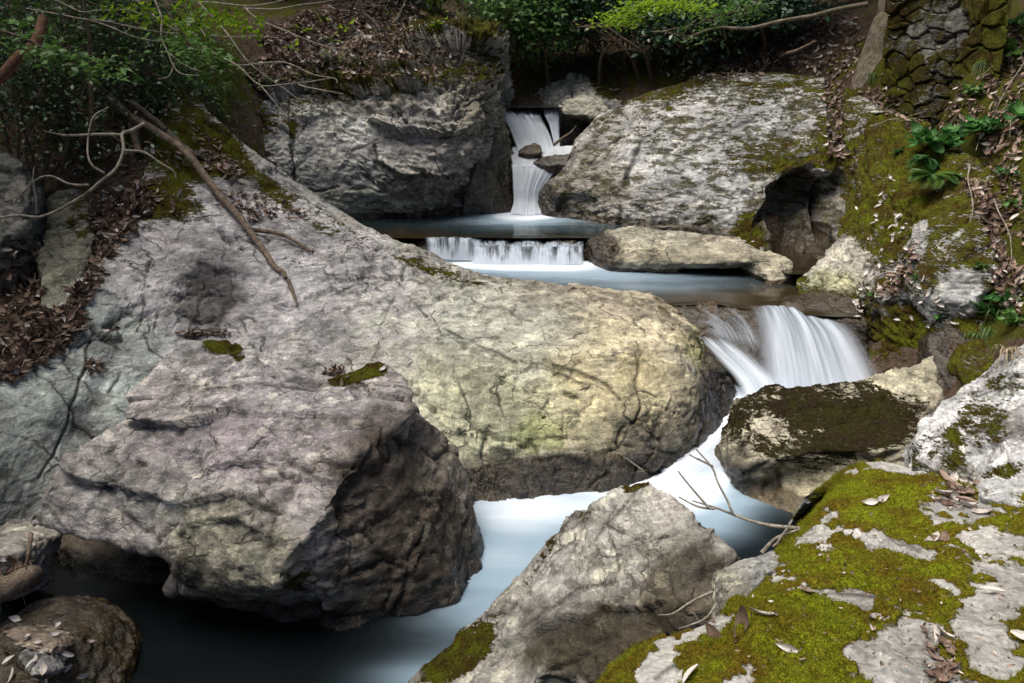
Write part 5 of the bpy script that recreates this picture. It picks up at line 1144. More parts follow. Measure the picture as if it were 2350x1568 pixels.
def stone_wall():
    d, c = foot(2040, 185), foot(2290, 205); d = d + [0, .05, -.35]; c = c + [.1, .05, -.35]
    a, b2 = d + [0, .30, 1.9], c + [.1, .30, 1.9]
    nu, nv = 240, 230
    u, w = np.meshgrid(np.linspace(0, 1, nu), np.linspace(0, 1, nv)); u = u.ravel()[:, None]; w = w.ravel()[:, None]
    v = (a * (1 - u) + b2 * u) * (1 - w) + (d * (1 - u) + c * u) * w
    L = np.linalg.norm(b2 - a); H = np.linalg.norm(d - a)
    s = np.column_stack([u[:, 0] * L, w[:, 0] * H]) ; s = s + .05 * np.column_stack([perlin(v * 5, 3), perlin(v * 5, 4)]) + .16 * np.column_stack([perlin(v * 1.7, 13), perlin(v * 1.7, 14)])
    r = np.random.default_rng(8); nx, ny = 7, 12
    cx = (np.arange(nx)[None, :] + r.uniform(-.5, .5, (ny, nx)) + .5 * (np.arange(ny)[:, None] % 2)) * L / (nx - .6); cy = (np.arange(ny)[:, None] + .5 + r.uniform(-.42, .42, (ny, nx))) * H / ny
    c2 = np.column_stack([cx.ravel(), cy.ravel()]); prom = r.uniform(-.03, .05, len(c2))
    dd = np.sqrt((((s[:, None] - c2[None]) * np.array([1, 1.9])) ** 2).sum(2)); o = np.argsort(dd, 1)[:, :2]; i = np.arange(len(s))
    e = dd[i, o[:, 1]] - dd[i, o[:, 0]]
    h = .05 * sstep(0, .05, e) + .7 * prom[o[:, 0]] + .03 * fbm(v * 6, 4, 5)
    n = np.cross(b2 - a, d - a); n /= np.linalg.norm(n); n = n if n[1] < 0 else -n
    v = v + n * h[:, None]
    j, i2 = np.meshgrid(np.arange(nv - 1), np.arange(nu - 1), indexing='ij'); k = (j * nu + i2).ravel()
    me = mesh_np("stone_wall", v, np.stack([k, k + nu, k + nu + 1, k + 1], 1))
    g = r.uniform(.5, 1.1, len(c2))[o[:, 0]]; col = np.array([.20, .195, .175])[None] * g[:, None] * (.45 + .55 * sstep(0, .02, e))[:, None]
    attr_c(me, 'col', col); px, py = proj(v)
    attr_f(me, 'moss', .68 + .3 * fbm(v * 2, 3, 6) + blob_sum(px, py, [(2150, 60, 70, 80, -.24, 15), (2290, 100, 60, 160, .3)])); attr_f(me, 'wet', np.zeros(len(v))); smooth(me)
    tag(link("stone_wall", me, m_cliff), "old dry stone wall furred with moss behind the tree trunk", "stone wall")
stone_wall()

# leaning dead trunk across the slab and its side branches
LOGP = on([(430, 388), (500, 462), (560, 530), (640, 620), (662, 650)], .035)
main = wiggle([P(100, 40, 9.0), P(215, 185, 8.5), P(300, 268, 8.0)] + list(LOGP[:1] + [0, -.05, .12]) + list(LOGP[2:]) , 60, .03, 4)
tip = on([(662, 650), (675, 685), (684, 713)], .02)
t = empty("dead_tree", main[-1]); tag(t, "slim dead tree trunk leaning from the left thicket down onto the slab", "dead tree")
rad = np.interp(np.linspace(0, 1, 60), [0, .3, .55, .8, 1], [.05, .044, .034, .024, .014])
v, f = tubes([(main, rad)], 12); me = mesh_np("trunk", v, f); smooth(me); child("trunk", me, m_log, t)
paths = [(wiggle(tip, 12, .01, 3), np.linspace(.018, .008, 12)), (wiggle(on([(565, 534), (600, 540), (650, 552), (725, 585)], .03), 20, .012, 6), np.linspace(.024, .013, 20)),
         (wiggle([P(300, 235, 8.1), P(390, 310, 7.9), P(440, 350, 7.8), P(462, 362, 7.85)], 24, .03, 8), np.linspace(.034, .02, 24)), (wiggle([P(305, 285, 8.0), P(312, 330, 7.85), P(318, 352, 7.7)], 8, .01, 8), np.linspace(.05, .03, 8))]
for pth in paths:
    v, f = tubes([pth], 8); me = mesh_np("branch", v, f); smooth(me); child("branch", me, m_log, t)

# pale bare branch reaching out over the dark hollow
def branch(name, spec, mat, label, cat, group=None, amp=.02, sides=7):
    t = None
    for k, (pts, r0, r1) in enumerate(spec):
        pts = wiggle(pts, 30, amp, 50 + k + len(spec)); v, f = tubes([(pts, np.linspace(r0, r1, 30))], sides)
        if t is None: t = empty(name, pts[0]); tag(t, label, cat, group)
        me = mesh_np("stem" if k == 0 else "twig", v, f); smooth(me); child("stem" if k == 0 else "twig", me, mat, t)
    return t
D = 5.6
branch("bare_branch", [([P(330, 284, 6.4), P(305, 300, 6.2), P(284, 310, 6.0), P(286, 348, 5.9), P(265, 385, 5.8), P(235, 412, 5.7), P(185, 452, D), P(100, 495, D), P(40, 493, D), P(-40, 508, D)], .013, .008),
    ([P(285, 345, 5.9), P(330, 352, 5.9), P(365, 375, 5.9), P(398, 395, 5.9), P(405, 412, 5.9)], .010, .006), ([P(278, 310, 6.0), P(210, 312, 6.0), P(150, 312, 5.9), P(98, 300, 5.8)], .012, .005),
    ([P(240, 398, 5.7), P(212, 375, 5.7), P(204, 335, 5.8), P(215, 270, 5.9), P(250, 245, 6.0)], .009, .004), ([P(205, 425, D), P(160, 420, D), P(120, 404, D), P(80, 420, D), P(30, 475, D)], .009, .005), ([P(84, 490, D), P(76, 420, D), P(80, 380, D)], .008, .004)],
    m_pale_bark, "pale crooked bare branch reaching left over the dark hollow", "branch")
branch("limb", [([P(-60, 215, 5.2), P(0, 180, 5.2), P(40, 140, 5.3), P(80, 102, 5.4), P(100, 40, 5.6)], .036, .03)], bark_mat("red_bark", (.06, .03, .018), (.16, .08, .05)), "reddish brown limb crossing the top left corner", "limb")
branch("thin_tree", [([P(212, 300, 7.0), P(210, 200, 6.9), P(205, 80, 6.8), P(190, -30, 6.8)], .018, .012)], m_bark, "thin dark upright trunk in the left thicket", "trunk")
# the sapling with bare white twigs and budding leaves, top left
D = 6.6
TW = [[(298, -20), (343, 31), (377, 55), (439, 86), (487, 120), (545, 151), (583, 185), (613, 199), (685, 194), (764, 178)], [(345, -20), (368, 34), (370, 86), (384, 120), (411, 161), (459, 175)], [(425, -20), (487, 38), (524, 82), (548, 117), (583, 154), (637, 199), (692, 236)],
      [(400, -10), (456, 5), (514, 12), (576, 15), (634, 10), (675, -10)], [(562, 17), (583, 38), (651, 69), (685, 84), (754, 106), (798, 110)], [(100, -10), (171, 21), (223, 24), (308, 27), (400, 60)], [(545, 151), (644, 146), (706, 171), (764, 178), (770, 188)], [(600, 199), (630, 235), (656, 268)],
      [(60, 20), (171, 38), (240, 45), (343, 69), (445, 81), (548, 82), (640, 86)], [(410, -10), (448, 60), (470, 80), (474, 100)], [(384, 120), (430, 150), (470, 165)], [(685, 194), (740, 208), (786, 219)], [(400, 145), (385, 172), (360, 178)], [(200, 45), (300, 80), (420, 100), (500, 95)], [(560, 20), (640, 22), (720, 10), (790, -10)]]
br = []
for k, pl in enumerate(TW):
    pts = [P(x, y, D - .12 * j + .15 * (k % 3)) for j, (x, y) in enumerate(pl)]; br.append((wiggle(pts, 30, .03, k + 3), np.linspace(.010 if k < 3 else .007, .003, 30)))
t = empty("budding_sapling", br[0][0][0]); tag(t, "bare pale twigs with yellow green buds spreading in the upper left", "sapling")
for pth in br:
    v, f = tubes([pth], 5); me = mesh_np("twig", v, f); smooth(me); child("twig", me, m_pale_bark, t)
bud = [(418, 8), (455, 8), (300, 20), (330, 22), (380, 36), (395, 60), (408, 55), (440, 38), (452, 62), (428, 60), (456, 68), (470, 40), (490, 36), (500, 56), (526, 46), (540, 40), (545, 62), (560, 58), (570, 60), (580, 85), (565, 70), (430, 80), (440, 84), (460, 90), (350, 32), (325, 50), (470, 130), (500, 48), (290, 40), (250, 15), (600, 50), (325, 10)]
tips = np.array([P(x + random.uniform(-5, 5), y + random.uniform(-5, 5), D - .25 + random.uniform(-.2, .2)) for x, y in bud])
p = spray(tips, 7, .034, np.random.default_rng(3)); child("foliage", cloud_mesh("foliage", p, np.tile([0, -.6, .5], (len(p), 1)), .06, (ST_V, ST_F), .6), m_lime, t)
# soft green sprays nearer the lens, top left
bough("leafy_bough", [P(-60, 60, 4.6), P(80, 110, 4.6), P(160, 140, 4.5), P(215, 150, 4.5)], .010, (10, .13, .3), m_mid, .055, 14, "small leafy green bough in front of the dark left corner", "bough", m_bark, 120, None, .06, .3)
bough("leafy_bough", [P(330, -80, 5.6), P(390, 40, 5.6), P(420, 90, 5.5), P(450, 120, 5.5)], .010, (9, .16, .4), m_mid, .055, 16, "soft green leafy bough amid the bare twigs", "bough", m_bark, 121, None, .08, .4)

# twigs caught between the front boulders
def twig_set(lst, mat, label, group, r0=.008):
    branch("dead_twig", [([P(*q) for q in pl], r0 if k == 0 else r0 * .6, r0 * .35) for k, pl in enumerate(lst)], mat, label, "twig", group, .012, 6)
twig_set([[(1835, 1213, 2.98), (1763, 1206, 3.0), (1708, 1192, 3.05), (1646, 1168, 3.12), (1590, 1150, 3.2)], [(1681, 1178, 3.06), (1674, 1151, 3.1), (1650, 1106, 3.15), (1636, 1072, 3.2), (1599, 1031, 3.25)], [(1626, 1165, 3.12), (1585, 1120, 3.2), (1556, 1084, 3.25)], [(1636, 1072, 3.2), (1600, 1055, 3.22), (1580, 1045, 3.25)], [(1640, 1168, 3.12), (1600, 1160, 3.15), (1560, 1140, 3.2)]],
         m_pale_bark, "long pale forked twig bridging the gap over the lower pool", None, .010)
twig_set([[(1746, 1270, 2.85), (1780, 1233, 2.9), (1832, 1213, 2.95)], [(1773, 1254, 2.88), (1790, 1225, 2.9), (1808, 1202, 2.95)]], m_pale_bark, "short pale twig leaning on the mossy rock's left flank", None, .010)
twig_set([[(1636, 1357, 2.55), (1585, 1384, 2.55), (1544, 1411, 2.5), (1512, 1414, 2.5)]], m_pale_bark, "thin straight twig under the small grey stone", None, .006)
twig_set([[(1645, 1385, 2.4), (1616, 1418, 2.38), (1557, 1440, 2.4)], [(1600, 1424, 2.4), (1590, 1405, 2.4), (1578, 1400, 2.4)]], m_pale_bark, "thin forked twig lying where the two front boulders meet", None, .006)
branch("log", [([P(-60, 1390, 3.05), P(0, 1358, 3.1), P(58, 1330, 3.2), P(75, 1322, 3.3)], .055, .05)], m_log, "grey log end poking in at the left edge under the big boulder", "log", None, .01, 14)
twig_set([[(70, 1225, 3.3), (66, 1262, 3.2), (60, 1310, 3.15)]], m_log, "short broken stick standing beside the left end of the big boulder", None, .012)
twig_set([[(1276, 330, 11.1), (1330, 300, 11.0), (1355, 285, 11.0)]] if False else [[P_ for P_ in [(1270, 333, 11.15), (1290, 318, 11.1), (1310, 305, 11.05), (1322, 290, 11.0)]]], m_log, "dark dead branch propped against the upper fall", None, .022)

twig_set([[(1478, 1082, 4.62), (1450, 1062, 4.66), (1418, 1040, 4.72)]], m_pale_bark, 'thin straw coloured twig leaning on the foot of the great slab', None, .006)
twig_set([[(2130, 1560, 1.78), (2150, 1530, 1.82), (2165, 1500, 1.88)]], m_log, 'short curved twig lying among the tan leaves', None, .004)
# green plants on the right bank
def rosette(base, n, L, wid, mat, label, group, seed, up=.5, name="broadleaf_plant"):
    r = np.random.default_rng(seed); base = np.asarray(base); t = empty(name, base); tag(t, label, "plant", group)
    tv, tf = leaf_tpl(wid, .22, .05, 7)
    a = r.uniform(0, 6.283, n); el = r.uniform(.1, 1.1, n); st = r.uniform(.25, 1.25, n) * L
    dirv = np.stack([np.cos(a) * np.cos(el), np.sin(a) * np.cos(el), np.sin(el) * up + .15], 1)
    p = base + dirv * st[:, None]
    b = np.stack([np.cross(dirv, np.array([0, 0, 1.0])), dirv, np.zeros_like(dirv)], 1); x = b[:, 0] / np.linalg.norm(b[:, 0], axis=1)[:, None]
    y = dirv * .8 - np.array([0, 0, .25]) + r.normal(size=(n, 3)) * .2; y /= np.linalg.norm(y, axis=1)[:, None]; x = np.cross(y, np.array([0, 0, 1.0]) + r.normal(size=(n, 3)) * .25); x /= np.linalg.norm(x, axis=1)[:, None]; z = np.cross(x, y)
    v, f = stamp(tv, tf, np.stack([x, y, z], 2), L * r.uniform(.55, 1.1, n), p)
    me = mesh_np("foliage", v, f); attr_f(me, 'rnd', np.repeat(r.uniform(0, 1, n), len(tv))); smooth(me); child("foliage", me, mat, t)
    v, f = tubes([(np.array([base - [0, 0, .03], (base + q) / 2 + [0, 0, .02], q]), [.006, .005, .003]) for q in p], 5); child("stem", mesh_np("stem", v, f), mat, t)
    return t
for k, (x, y, n, L, lb) in enumerate([(2125, 345, 44, .17, "bright broad leaved plant left of its twin on the right bank"), (2190, 330, 20, .15, "smaller broad leaved plant squeezed between the two big ones"), (2262, 318, 40, .17, "bright broad leaved plant nearest the right edge twigs"), (2345, 300, 26, .17, "broad leaved plant cut by the right edge")]):
    h = hit(x, y); rosette(h[0] + [0, -.08, .08], n, L, .32, m_fresh, lb, "broad leaved plants on the right bank", 200 + k)
for k, (x, y, n, L, lb) in enumerate([(2265, 712, 30, .09, "low bright green herb beside the round mossy boulder"), (2310, 690, 34, .10, "leafy green herb at the right edge of the bank"), (2335, 740, 30, .09, "green herb drooping over the dark hollow at the right edge"), (2010, 678, 16, .05, "tiny herb on the wall above the main fall"), (2060, 350, 24, .05, "patch of tiny round leaves on the mossy outcrop"), (2250, 615, 14, .05, "tiny herb growing on the round mossy boulder"), (2150, 730, 3, .08, "single green leaf sprig on the wet ledge"),
    (2100, 640, 10, .04, "tiny seedling in the leaf filled cleft"), (2240, 210, 26, .10, "green seedling cluster under the stone wall"), (2080, 165, 20, .07, "small bright herb at the foot of the tree trunk"), (2320, 60, 30, .14, "green leafy plant near the top right corner"), (2340, 130, 30, .16, "dark green leafy plant on the slope at the right edge"), (2290, 110, 24, .12, "leafy plant right of the stone wall"), (2320, 400, 22, .08, "leafy sprig on the leaf strewn slope at the right edge"), (2335, 470, 22, .08, "leafy sprig lower down the slope at the right edge"), (2240, 285, 22, .07, "leafy sprig beside the long dry stalk"), (2110, 250, 20, .06, "leafy sprig in the leaves under the tree trunk"), (2230, 30, 26, .09, "leafy sprig rooted high in the stone wall"), (2270, 90, 30, .10, "leafy sprig masking the stone wall's right end")]):
    h = hit(x, y); rosette(h[0], n, L, .28, (m_fresh, m_fresh, m_mid)[k % 3], lb, "small herbs on the right bank", 220 + k, name="herb")
for k, (x, y, lb) in enumerate([(515, 160, "broad leaved seedling on the mossy bank above the slab"), (510, 140, "second broad leaf seedling a little higher on that bank"), (670, 118, "tall upright seedling on the leaf slope"), (760, 100, "bright seedling in the middle of the leaf slope"), (765, 142, "bright seedling lower on the leaf slope"), (790, 75, "bright seedling high on the leaf slope"), (905, 45, "pale green seedling under the straight sapling"), (1005, 60, "pale seedling on the mossy cliff top"), (690, 75, "green sprout by the end of a bare twig"), (740, 50, "green sprout near the top of the leaf slope")]):
    h = hit(x, y); rosette(h[0], 9, .11, .26, m_fresh if k < 2 else m_lime, lb, "seedlings on the leaf slope", 260 + k, .9, "seedling")

def fern(base, dirs, L, mat, label, seed, group="ferns on the right bank"):
    r = np.random.default_rng(seed); base = np.asarray(base); t = empty("fern", base); tag(t, label, "fern", group)
    for k, d in enumerate(dirs):
        d = np.array(d, float); d /= np.linalg.norm(d); s = np.linspace(0, 1, 22); LL = L * r.uniform(.75, 1.1)
        pts = base + d[None] * (s * LL)[:, None] + np.array([0, 0, 1.0]) * (.35 * s - .55 * s * s)[:, None] * LL
        side = np.cross(d, [0, 0, 1.0]); side /= np.linalg.norm(side)
        pos, X = [], []
        for i in range(3, 22):
            for sg in (-1, 1): pos.append(pts[i]); X.append((side * sg * .95 + d * .35, LL * .30 * math.sin(math.pi * min(1, .12 + .88 * (1 - s[i]))) + .01))
        y = np.array([q[0] for q in X]); y /= np.linalg.norm(y, axis=1)[:, None]; z = np.tile([0, -.2, 1.0], (len(y), 1)); x = np.cross(y, z); x /= np.linalg.norm(x, axis=1)[:, None]; z = np.cross(x, y)
        v, f = stamp(leaf_tpl(.13, .05, .03, 4)[0], leaf_tpl(.13, .05, .03, 4)[1], np.stack([x, y, z], 2), np.array([q[1] for q in X]), np.array(pos))
        v2, f2 = tubes([(pts, np.linspace(.004, .0015, 22))], 4)
        me = mesh_np("frond", np.concatenate([v, v2]), np.concatenate([f, f2 + len(v)])); attr_f(me, 'rnd', np.full(len(v) + len(v2), r.random())); smooth(me); child("frond", me, mat, t)
h = hit(2130, 425)[0]; fern(h + [0, -.05, .1], [(-1, -.4, 0), (-.8, -.9, -.3), (.9, -.4, .1), (-.3, -1, -.2), (.4, -.9, 0), (-1, -.1, .3)], .26, m_mid, "dark fern arching below the bright broad leaved plants", 300)
h = hit(2115, 385)[0]; fern(h + [0, -.05, .1], [(-.9, -.4, -.2), (-.5, -.9, -.6), (.2, -1, -.7), (.6, -.8, -.4), (-.1, -1, -.3), (-.7, -.7, .2)], .24, m_fresh, "bright green fern drooping under the left broad leaved plant", 301)
h = hit(120, 265)[0]; fern(h + [0, -.1, .1], [(-.3, -1, -.2), (.5, -1, 0), (.9, -.4, .2)], .3, m_dark, "dim fern on the shaded left bank", 302, "ferns on the left bank")

def tuft(base, n, L, mat, label, group, seed, dr=(0, -.6, 0), name="grass_tuft"):
    r = np.random.default_rng(seed); base = np.asarray(base); paths = []
    V, F, o = [], [], 0; K = 7; s = np.linspace(0, 1, K)
    for k in range(n):
        a = r.uniform(0, 6.283); q = np.array([math.cos(a), math.sin(a), 0]) * r.uniform(.2, 1) + np.array(dr); l = L * r.uniform(.5, 1.1); b = base + r.normal(size=3) * np.array([.03, .03, .005])
        c = b + q[None] * (s * l * .6)[:, None] + np.array([0, 0, 1.0]) * ((.9 * s - 1.35 * s * s) * l)[:, None]
        sd = np.cross(q, [0, 0, 1.0]); sd /= np.linalg.norm(sd) + 1e-6; w = (.004 * (1 - s) + .0008)[:, None]
        V += [c - sd * w, c + sd * w]; i = np.arange(K - 1); F.append(o + np.stack([i, i + 1, i + 1 + K, i + K], 1)); o += 2 * K
    me = mesh_np(name, np.concatenate(V), np.concatenate(F)); attr_f(me, 'rnd', np.repeat(r.uniform(0, 1, n), 2 * K)); smooth(me)
    return tag(link(name, me, mat, base), label, "grass", group)
for k, (x, y, n, L, lb) in enumerate([(520, 200, 90, .38, "dark grass tuft hanging between the slab and the cliff"), (492, 205, 50, .25, "smaller grass tuft on the mossy edge of the slab"), (505, 255, 60, .3, "drooping grass tuft above the dark cleft left of the cliff"), (2270, 760, 70, .22, "green grass tuft hanging over the dark hollow"), (2300, 720, 70, .22, "grass tuft beneath the bright herbs"), (2235, 770, 60, .2, "grass tuft crowning the dark round stone"), (1535, 160, 80, .4, "long grass drooping behind the pale rock face"), (1500, 130, 60, .4, "long grass in the dark gap by the bushes"), (2000, 175, 60, .25, "grass at the left foot of the tree trunk"), (2095, 110, 60, .28, "grass tuft sprouting from the stone wall near the trunk"), (2205, 70, 60, .3, "grass tuft hanging from the upper stone wall"), (2250, 150, 60, .3, "grass tuft at the wall's lower right corner"), (2120, 195, 50, .22, "grass tuft at the foot of the stone wall")]):
    tuft(hit(x, y)[0], n, L, m_grass, lb, None, 320 + k)
for k, (x, y, n, L, lb) in enumerate([(2320, 810, 50, .24, "dry straw tuft beneath the right bank's grass"), (30, 1310, 60, .2, "dry grass wisp above the log end"), (2240, 420, 30, .3, "dry straw hanging in the leaf filled cleft")]):
    tuft(hit(x, y)[0], n, L, m_straw, lb, None, 340 + k)
def stalks(lst, label, mat=None):
    branch("dry_stalk", [([hit(*a)[0] + [0, -.05, .05] for a in pl], .006, .003) for pl in lst], mat or m_pale_bark, label, "stalk", "dry stalks on the right bank", .03, 5)
stalks([[(2215, 390), (2214, 440), (2222, 490), (2216, 520)]], "upright dry stalk below the right broad leaved plant")
stalks([[(1990, 300), (2060, 280), (2140, 255), (2230, 200), (2300, 130)], [(2060, 290), (2150, 270), (2250, 225)]], "long dry stalk slanting over the leaves below the stone wall")
stalks([[(2349, 130), (2300, 220), (2270, 280)], [(2330, 240), (2250, 300), (2230, 360)], [(2349, 180), (2320, 260), (2310, 330)]], "tangle of dry stalks at the right edge")
stalks([[(2270, 470), (2300, 540), (2310, 610)]], "dry stalk trailing down the leaf filled cleft")

# ================================================================== FALLEN LEAVES
def inpoly(pl):
    xs = [a[0] for a in pl]; ys = [a[1] for a in pl]
    while True:
        x, y = random.uniform(min(xs), max(xs)), random.uniform(min(ys), max(ys)); c = False; j = len(pl) - 1
        for i in range(len(pl)):
            if (pl[i][1] > y) != (pl[j][1] > y) and x < (pl[j][0] - pl[i][0]) * (y - pl[i][1]) / (pl[j][1] - pl[i][1]) + pl[i][0]: c = not c
            j = i
        if c: return x, y
def litter(name, polys, mats, size, label=None, only=None, jit=.45):
    pos, nr = [], []
    for pl, n in polys:
        for _ in range(n):
            x, y = inpoly(pl); h = hit(x, y)
            if h is None or h[1][2] < -.1 or (only and not any(h[2].startswith(o) for o in only)): continue
            pos.append(h[0] + h[1] * random.uniform(.004, .03)); nr.append(h[1] + np.array([0, 0, .4]))
    pos, nr = np.array(pos), np.array(nr); T5 = TPL + [STICK]; k = rng.choice(5, len(pos), p=[.23, .23, .23, .23, .08])
    V, F, Rn, o = [], [], [], 0
    for q in range(5):
        m = k == q; n = m.sum()
        if not n: continue
        v, f = stamp(T5[q][0], T5[q][1], basis(nr[m] / np.linalg.norm(nr[m], axis=1)[:, None] + jit * rng.normal(size=(n, 3)), rng.uniform(0, 6.28, n)), size * rng.uniform(.4, 1.35, n), pos[m])
        V.append(v); F.append(f + o); o += len(v); Rn.append(np.repeat(rng.uniform(0, 1, n), len(T5[q][0])))
    me = mesh_np(name, np.concatenate(V), np.concatenate(F)); attr_f(me, 'rnd', np.concatenate(Rn)); smooth(me)
    tag(link(name, me, mats), label, "leaf litter", None, "stuff")
litter("leaf_litter", [([(600, 90), (700, 30), (830, 0), (1000, 0), (930, 60), (860, 70), (760, 90), (640, 150)], 2200), ([(620, 130), (760, 90), (930, 70), (960, 130), (800, 190), (640, 210)], 700), ([(560, 140), (640, 120), (640, 230), (570, 200)], 250), ([(620, 130), (960, 60), (1060, 90), (1010, 185), (800, 200), (640, 215)], 900)], m_litter, .10, "pinkish brown carpet of dead leaves on the slope above the cliff")
litter("leaf_litter", [([(330, 430), (350, 480), (290, 540), (240, 600), (215, 660), (180, 720), (160, 790), (60, 850), (0, 890), (0, 800), (90, 720), (150, 720), (215, 600), (225, 500), (280, 440)], 1700), ([(0, 560), (90, 560), (95, 700), (0, 790)], 350), ([(200, 480), (330, 400), (340, 440), (230, 560)], 300), ([(60, 200), (420, 200), (330, 400), (100, 420)], 260)], m_litter2, .085, "brown drift of dead leaves down the left bank")
litter("leaf_litter", [([(430, 270), (500, 330), (560, 400), (520, 420), (440, 330)], 120), ([(340, 350), (480, 350), (560, 380), (500, 395), (380, 380)], 130), ([(500, 440), (580, 450), (700, 490), (690, 510), (560, 500), (500, 470)], 130), ([(570, 480), (590, 500), (560, 520)], 30), ([(300, 440), (400, 440), (420, 500), (320, 480)], 40)], m_litter, .07, "scatter of dead leaves on the mossy upper end of the slab", ["rock_slab", "forest"])
litter("leaf_litter", [([(1850, 20), (1960, 30), (1990, 150), (1930, 190), (1870, 170), (1800, 160), (1830, 90)], 500), ([(1890, 190), (1935, 200), (1930, 300), (1925, 370), (1900, 370), (1900, 280)], 260), ([(1980, 210), (2200, 180), (2260, 240), (2240, 290), (2100, 300), (2030, 270)], 420), ([(2210, 420), (2260, 430), (2290, 480), (2310, 620), (2300, 660), (2250, 480)], 260), ([(2090, 560), (2110, 560), (2095, 640), (2040, 690), (1990, 690), (2040, 640)], 90), ([(1560, 160), (1760, 120), (1850, 150), (1640, 190), (1570, 180)], 260), ([(2220, 100), (2349, 50), (2349, 330), (2260, 260)], 320), ([(2270, 620), (2349, 600), (2349, 760), (2290, 700)], 120), ([(2250, 290), (2349, 290), (2349, 560), (2310, 520), (2290, 440)], 220), ([(1500, 160), (1900, 10), (1900, 60), (1560, 190)], 260)], m_litter, .085, "dead leaves gathered in the gullies of the right bank")
litter("leaf_litter", [([(410, 770), (450, 765), (520, 760), (530, 770), (430, 778)], 60), ([(185, 838), (245, 825), (235, 850), (200, 862)], 32), ([(250, 760), (270, 755), (268, 785), (252, 785)], 8), ([(735, 852), (790, 846), (800, 866), (750, 868)], 36), ([(0, 1285), (40, 1270), (50, 1320), (0, 1330)], 30)], m_litter2, .055, "small pockets of brown leaves caught around the big boulder")

litter("leaf_litter", [([(1900, 1150), (2349, 1150), (2349, 1560), (1600, 1560), (1700, 1400)], 260), ([(2120, 1440), (2200, 1450), (2200, 1568), (2110, 1568)], 60), ([(2130, 1095), (2250, 1100), (2240, 1175), (2120, 1170)], 90)], m_litter, .016, "small flecks of leaf and needle strewn over the mossy rock", ["boulder.003"])
LEAF = []
for q in range(4):
    me = mesh_np("fallen_leaf", TPL[q][0] - [0, .5, 0], TPL[q][1]); attr_f(me, 'rnd', np.full(len(TPL[q][0]), .2 + .25 * q)); smooth(me); LEAF.append(me)
def leaves(spots, size, mat, label, group, jit=.25):
    for x, y in spots:
        h = hit(x, y)
        if h is None: continue
        key = (random.randrange(4), mat.name)
        if key not in LM: LM[key] = LEAF[key[0]].copy(); LM[key].name = "fallen_leaf"; LM[key].materials.append(mat)
        o = bpy.data.objects.new("fallen_leaf", LM[key]); COL.objects.link(o)
        n = h[1] + jit * rng.normal(size=3); n = n / np.linalg.norm(n)
        B = basis(n[None], np.array([random.uniform(0, 6.28)]))[0]
        from mathutils import Matrix
        o.matrix_world = Matrix.LocRotScale(Vector(h[0] + h[1] * .012), Matrix(B.tolist()).to_quaternion(), Vector((1, 1, 1)) * size * random.uniform(.75, 1.2))
        tag(o, label, "leaf", group)
LM = {}
def scatter(pl, n): return [inpoly(pl) for _ in range(n)]
leaves([(2025, 1148), (1997, 1157), (2255, 1178), (1750, 1413), (1803, 1485), (2348, 1470), (1590, 1560), (2275, 1365), (2140, 1240)], .072, m_pale_leaf, "silvery pale fallen leaf lying on the big mossy rock", "pale leaves on the mossy rock")
leaves([(1632, 1440), (1700, 1432), (1645, 1462)], .10, m_litter2, "curled brown fallen leaf at the left brink of the mossy rock", "brown leaves at the mossy rock's brink")
leaves(scatter([(2150, 1105), (2240, 1110), (2230, 1165), (2140, 1165)], 22) + [(2165, 1098), (2185, 1105)], .075, m_litter, "dull curled leaf in the pile behind the mossy rock's crest", "leaf pile on the mossy rock")
leaves(scatter([(2130, 1450), (2180, 1460), (2190, 1568), (2120, 1560)], 12) + [(2150, 1240), (2170, 1240), (1850, 1360), (2000, 1420)], .06, m_litter, "small tan leaf fallen on the mossy rock's bare patches", "tan leaves on the mossy rock")
leaves(scatter([(1990, 600), (2050, 600), (2040, 700), (2000, 690), (1960, 660)], 44) + scatter([(1960, 690), (1990, 690), (1980, 740), (1940, 730)], 12), .075, m_pale_leaf, "pale papery leaf in the drift above the main fall's right wall", "pale leaves above the main fall")
leaves(scatter([(1960, 470), (2050, 400), (2080, 560), (2000, 600)], 34), .065, m_pale_leaf, "pale leaf resting on the mossy outcrop right of the cave", "pale leaves on the mossy outcrop")
leaves(scatter([(2080, 600), (2200, 700), (2270, 740), (2120, 760), (2020, 720)], 18) + scatter([(2300, 600), (2349, 620), (2349, 700), (2290, 680)], 14), .07, m_pale_leaf, "pale leaf below the round boulder on the right bank", "pale leaves below the round boulder")
leaves(scatter([(1440, 530), (1740, 550), (1760, 580), (1600, 545)], 14) + [(1680, 655), (1690, 640)], .06, m_pale_leaf, "pale leaf on the buff ledge in the middle pool", "leaves on the buff ledge")
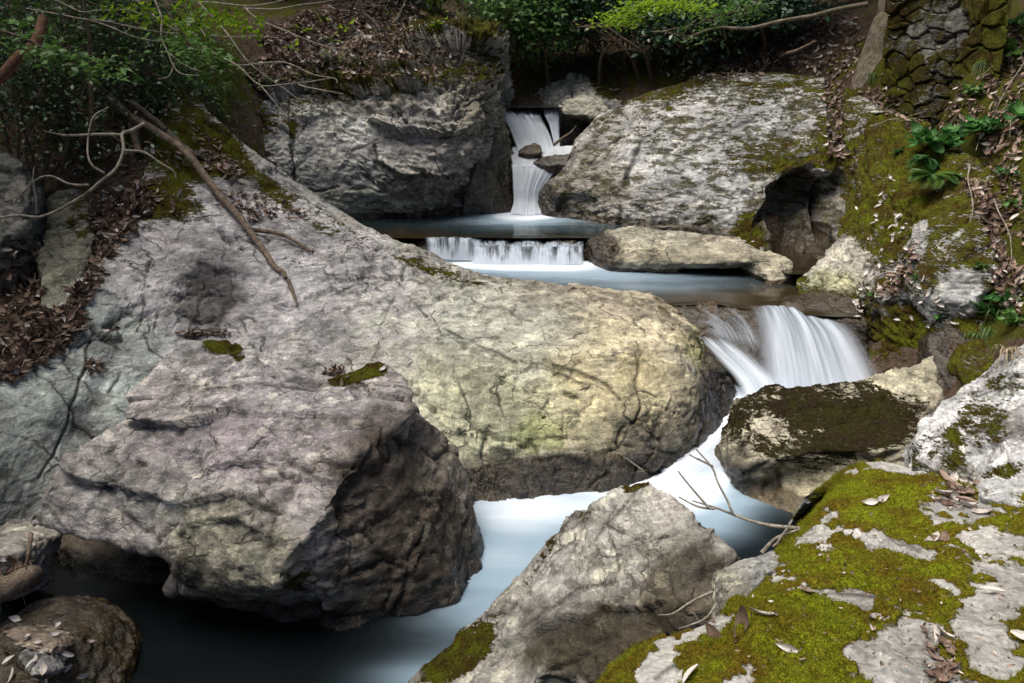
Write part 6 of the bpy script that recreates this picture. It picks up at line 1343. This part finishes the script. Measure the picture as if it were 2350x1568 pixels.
leaves([(90, 1480), (150, 1500), (155, 1535), (110, 1560), (185, 1548), (60, 1470), (40, 1420), (130, 1440), (205, 1475), (75, 1530), (95, 1500), (85, 1515), (100, 1540), (20, 1520), (30, 1555), (120, 1460)], .055, m_pale_leaf, "pale wet leaf stuck on the brown rocks of the bottom left corner", "leaves in the bottom left corner")
leaves(scatter([(900, 560), (1400, 660), (1300, 690), (1000, 640)], 16) + [(1255, 925), (1225, 900), (1165, 650), (270, 685)], .05, m_litter, "small leaf on the bare middle of the great slab", "leaves on the great slab")
leaves(scatter([(1500, 240), (1850, 200), (1900, 330), (1600, 420)], 18), .07, m_pale_leaf, "pale leaf stranded on the pale rock face", "leaves on the pale rock face")
leaves([(880, 850), (640, 905), (940, 830), (300, 960)], .05, m_pale_leaf, "pale leaf on top of the massive purplish boulder", "leaves on the massive boulder")

# ================================================================== unseen trees added round the gorge to shade the banks and darken reflections
def shade_tree(x, y, h, cr, n, label, seed):
    r = np.random.default_rng(seed); b = np.array([x, y, gz(x, y) - .2]); t = empty("tree", b); tag(t, label, "tree", "unseen shade trees round the gorge")
    pts = wiggle([b, b + [r.normal() * .3, r.normal() * .3, h * .5], b + [r.normal() * .5, r.normal() * .5, h]], 24, .1, seed); v, f = tubes([(pts, np.linspace(.25, .09, 24))], 12); me = mesh_np("trunk", v, f); smooth(me); child("trunk", me, m_trunk, t)
    tips = b + np.array([0, 0, h]) + r.normal(size=(n, 3)) * cr * np.array([.5, .5, .3]); paths = [(wiggle([pts[-4], (pts[-4] + q) / 2 + [0, 0, .2], q], 7, .08, seed + i), np.linspace(.05, .01, 7)) for i, q in enumerate(tips[:30])]
    v, f = tubes(paths, 5); child("limb", mesh_np("limb", v, f), m_trunk, t)
    p = spray(tips, 26, .45, r); child("crown", cloud_mesh("crown", p, np.tile([0, 0, 1.0], (len(p), 1)), .26, r=r), m_mid, t)
for a in [(-9.0, 5.5, 8.5, 3.8, 190, "tall tree rooted on the left bank out of frame", 401), (-8.5, 10.5, 9.0, 3.8, 190, "tall tree behind the left thicket", 402), (-7.5, 0, 7.0, 3.5, 150, "tall tree on the near left bank", 406),
          (-2.5, 21, 8.0, 4.5, 150, "tall tree far behind the cliff", 403), (4.0, 21, 8.0, 4.5, 150, "tall tree high on the back slope", 404)]:
    shade_tree(*a)
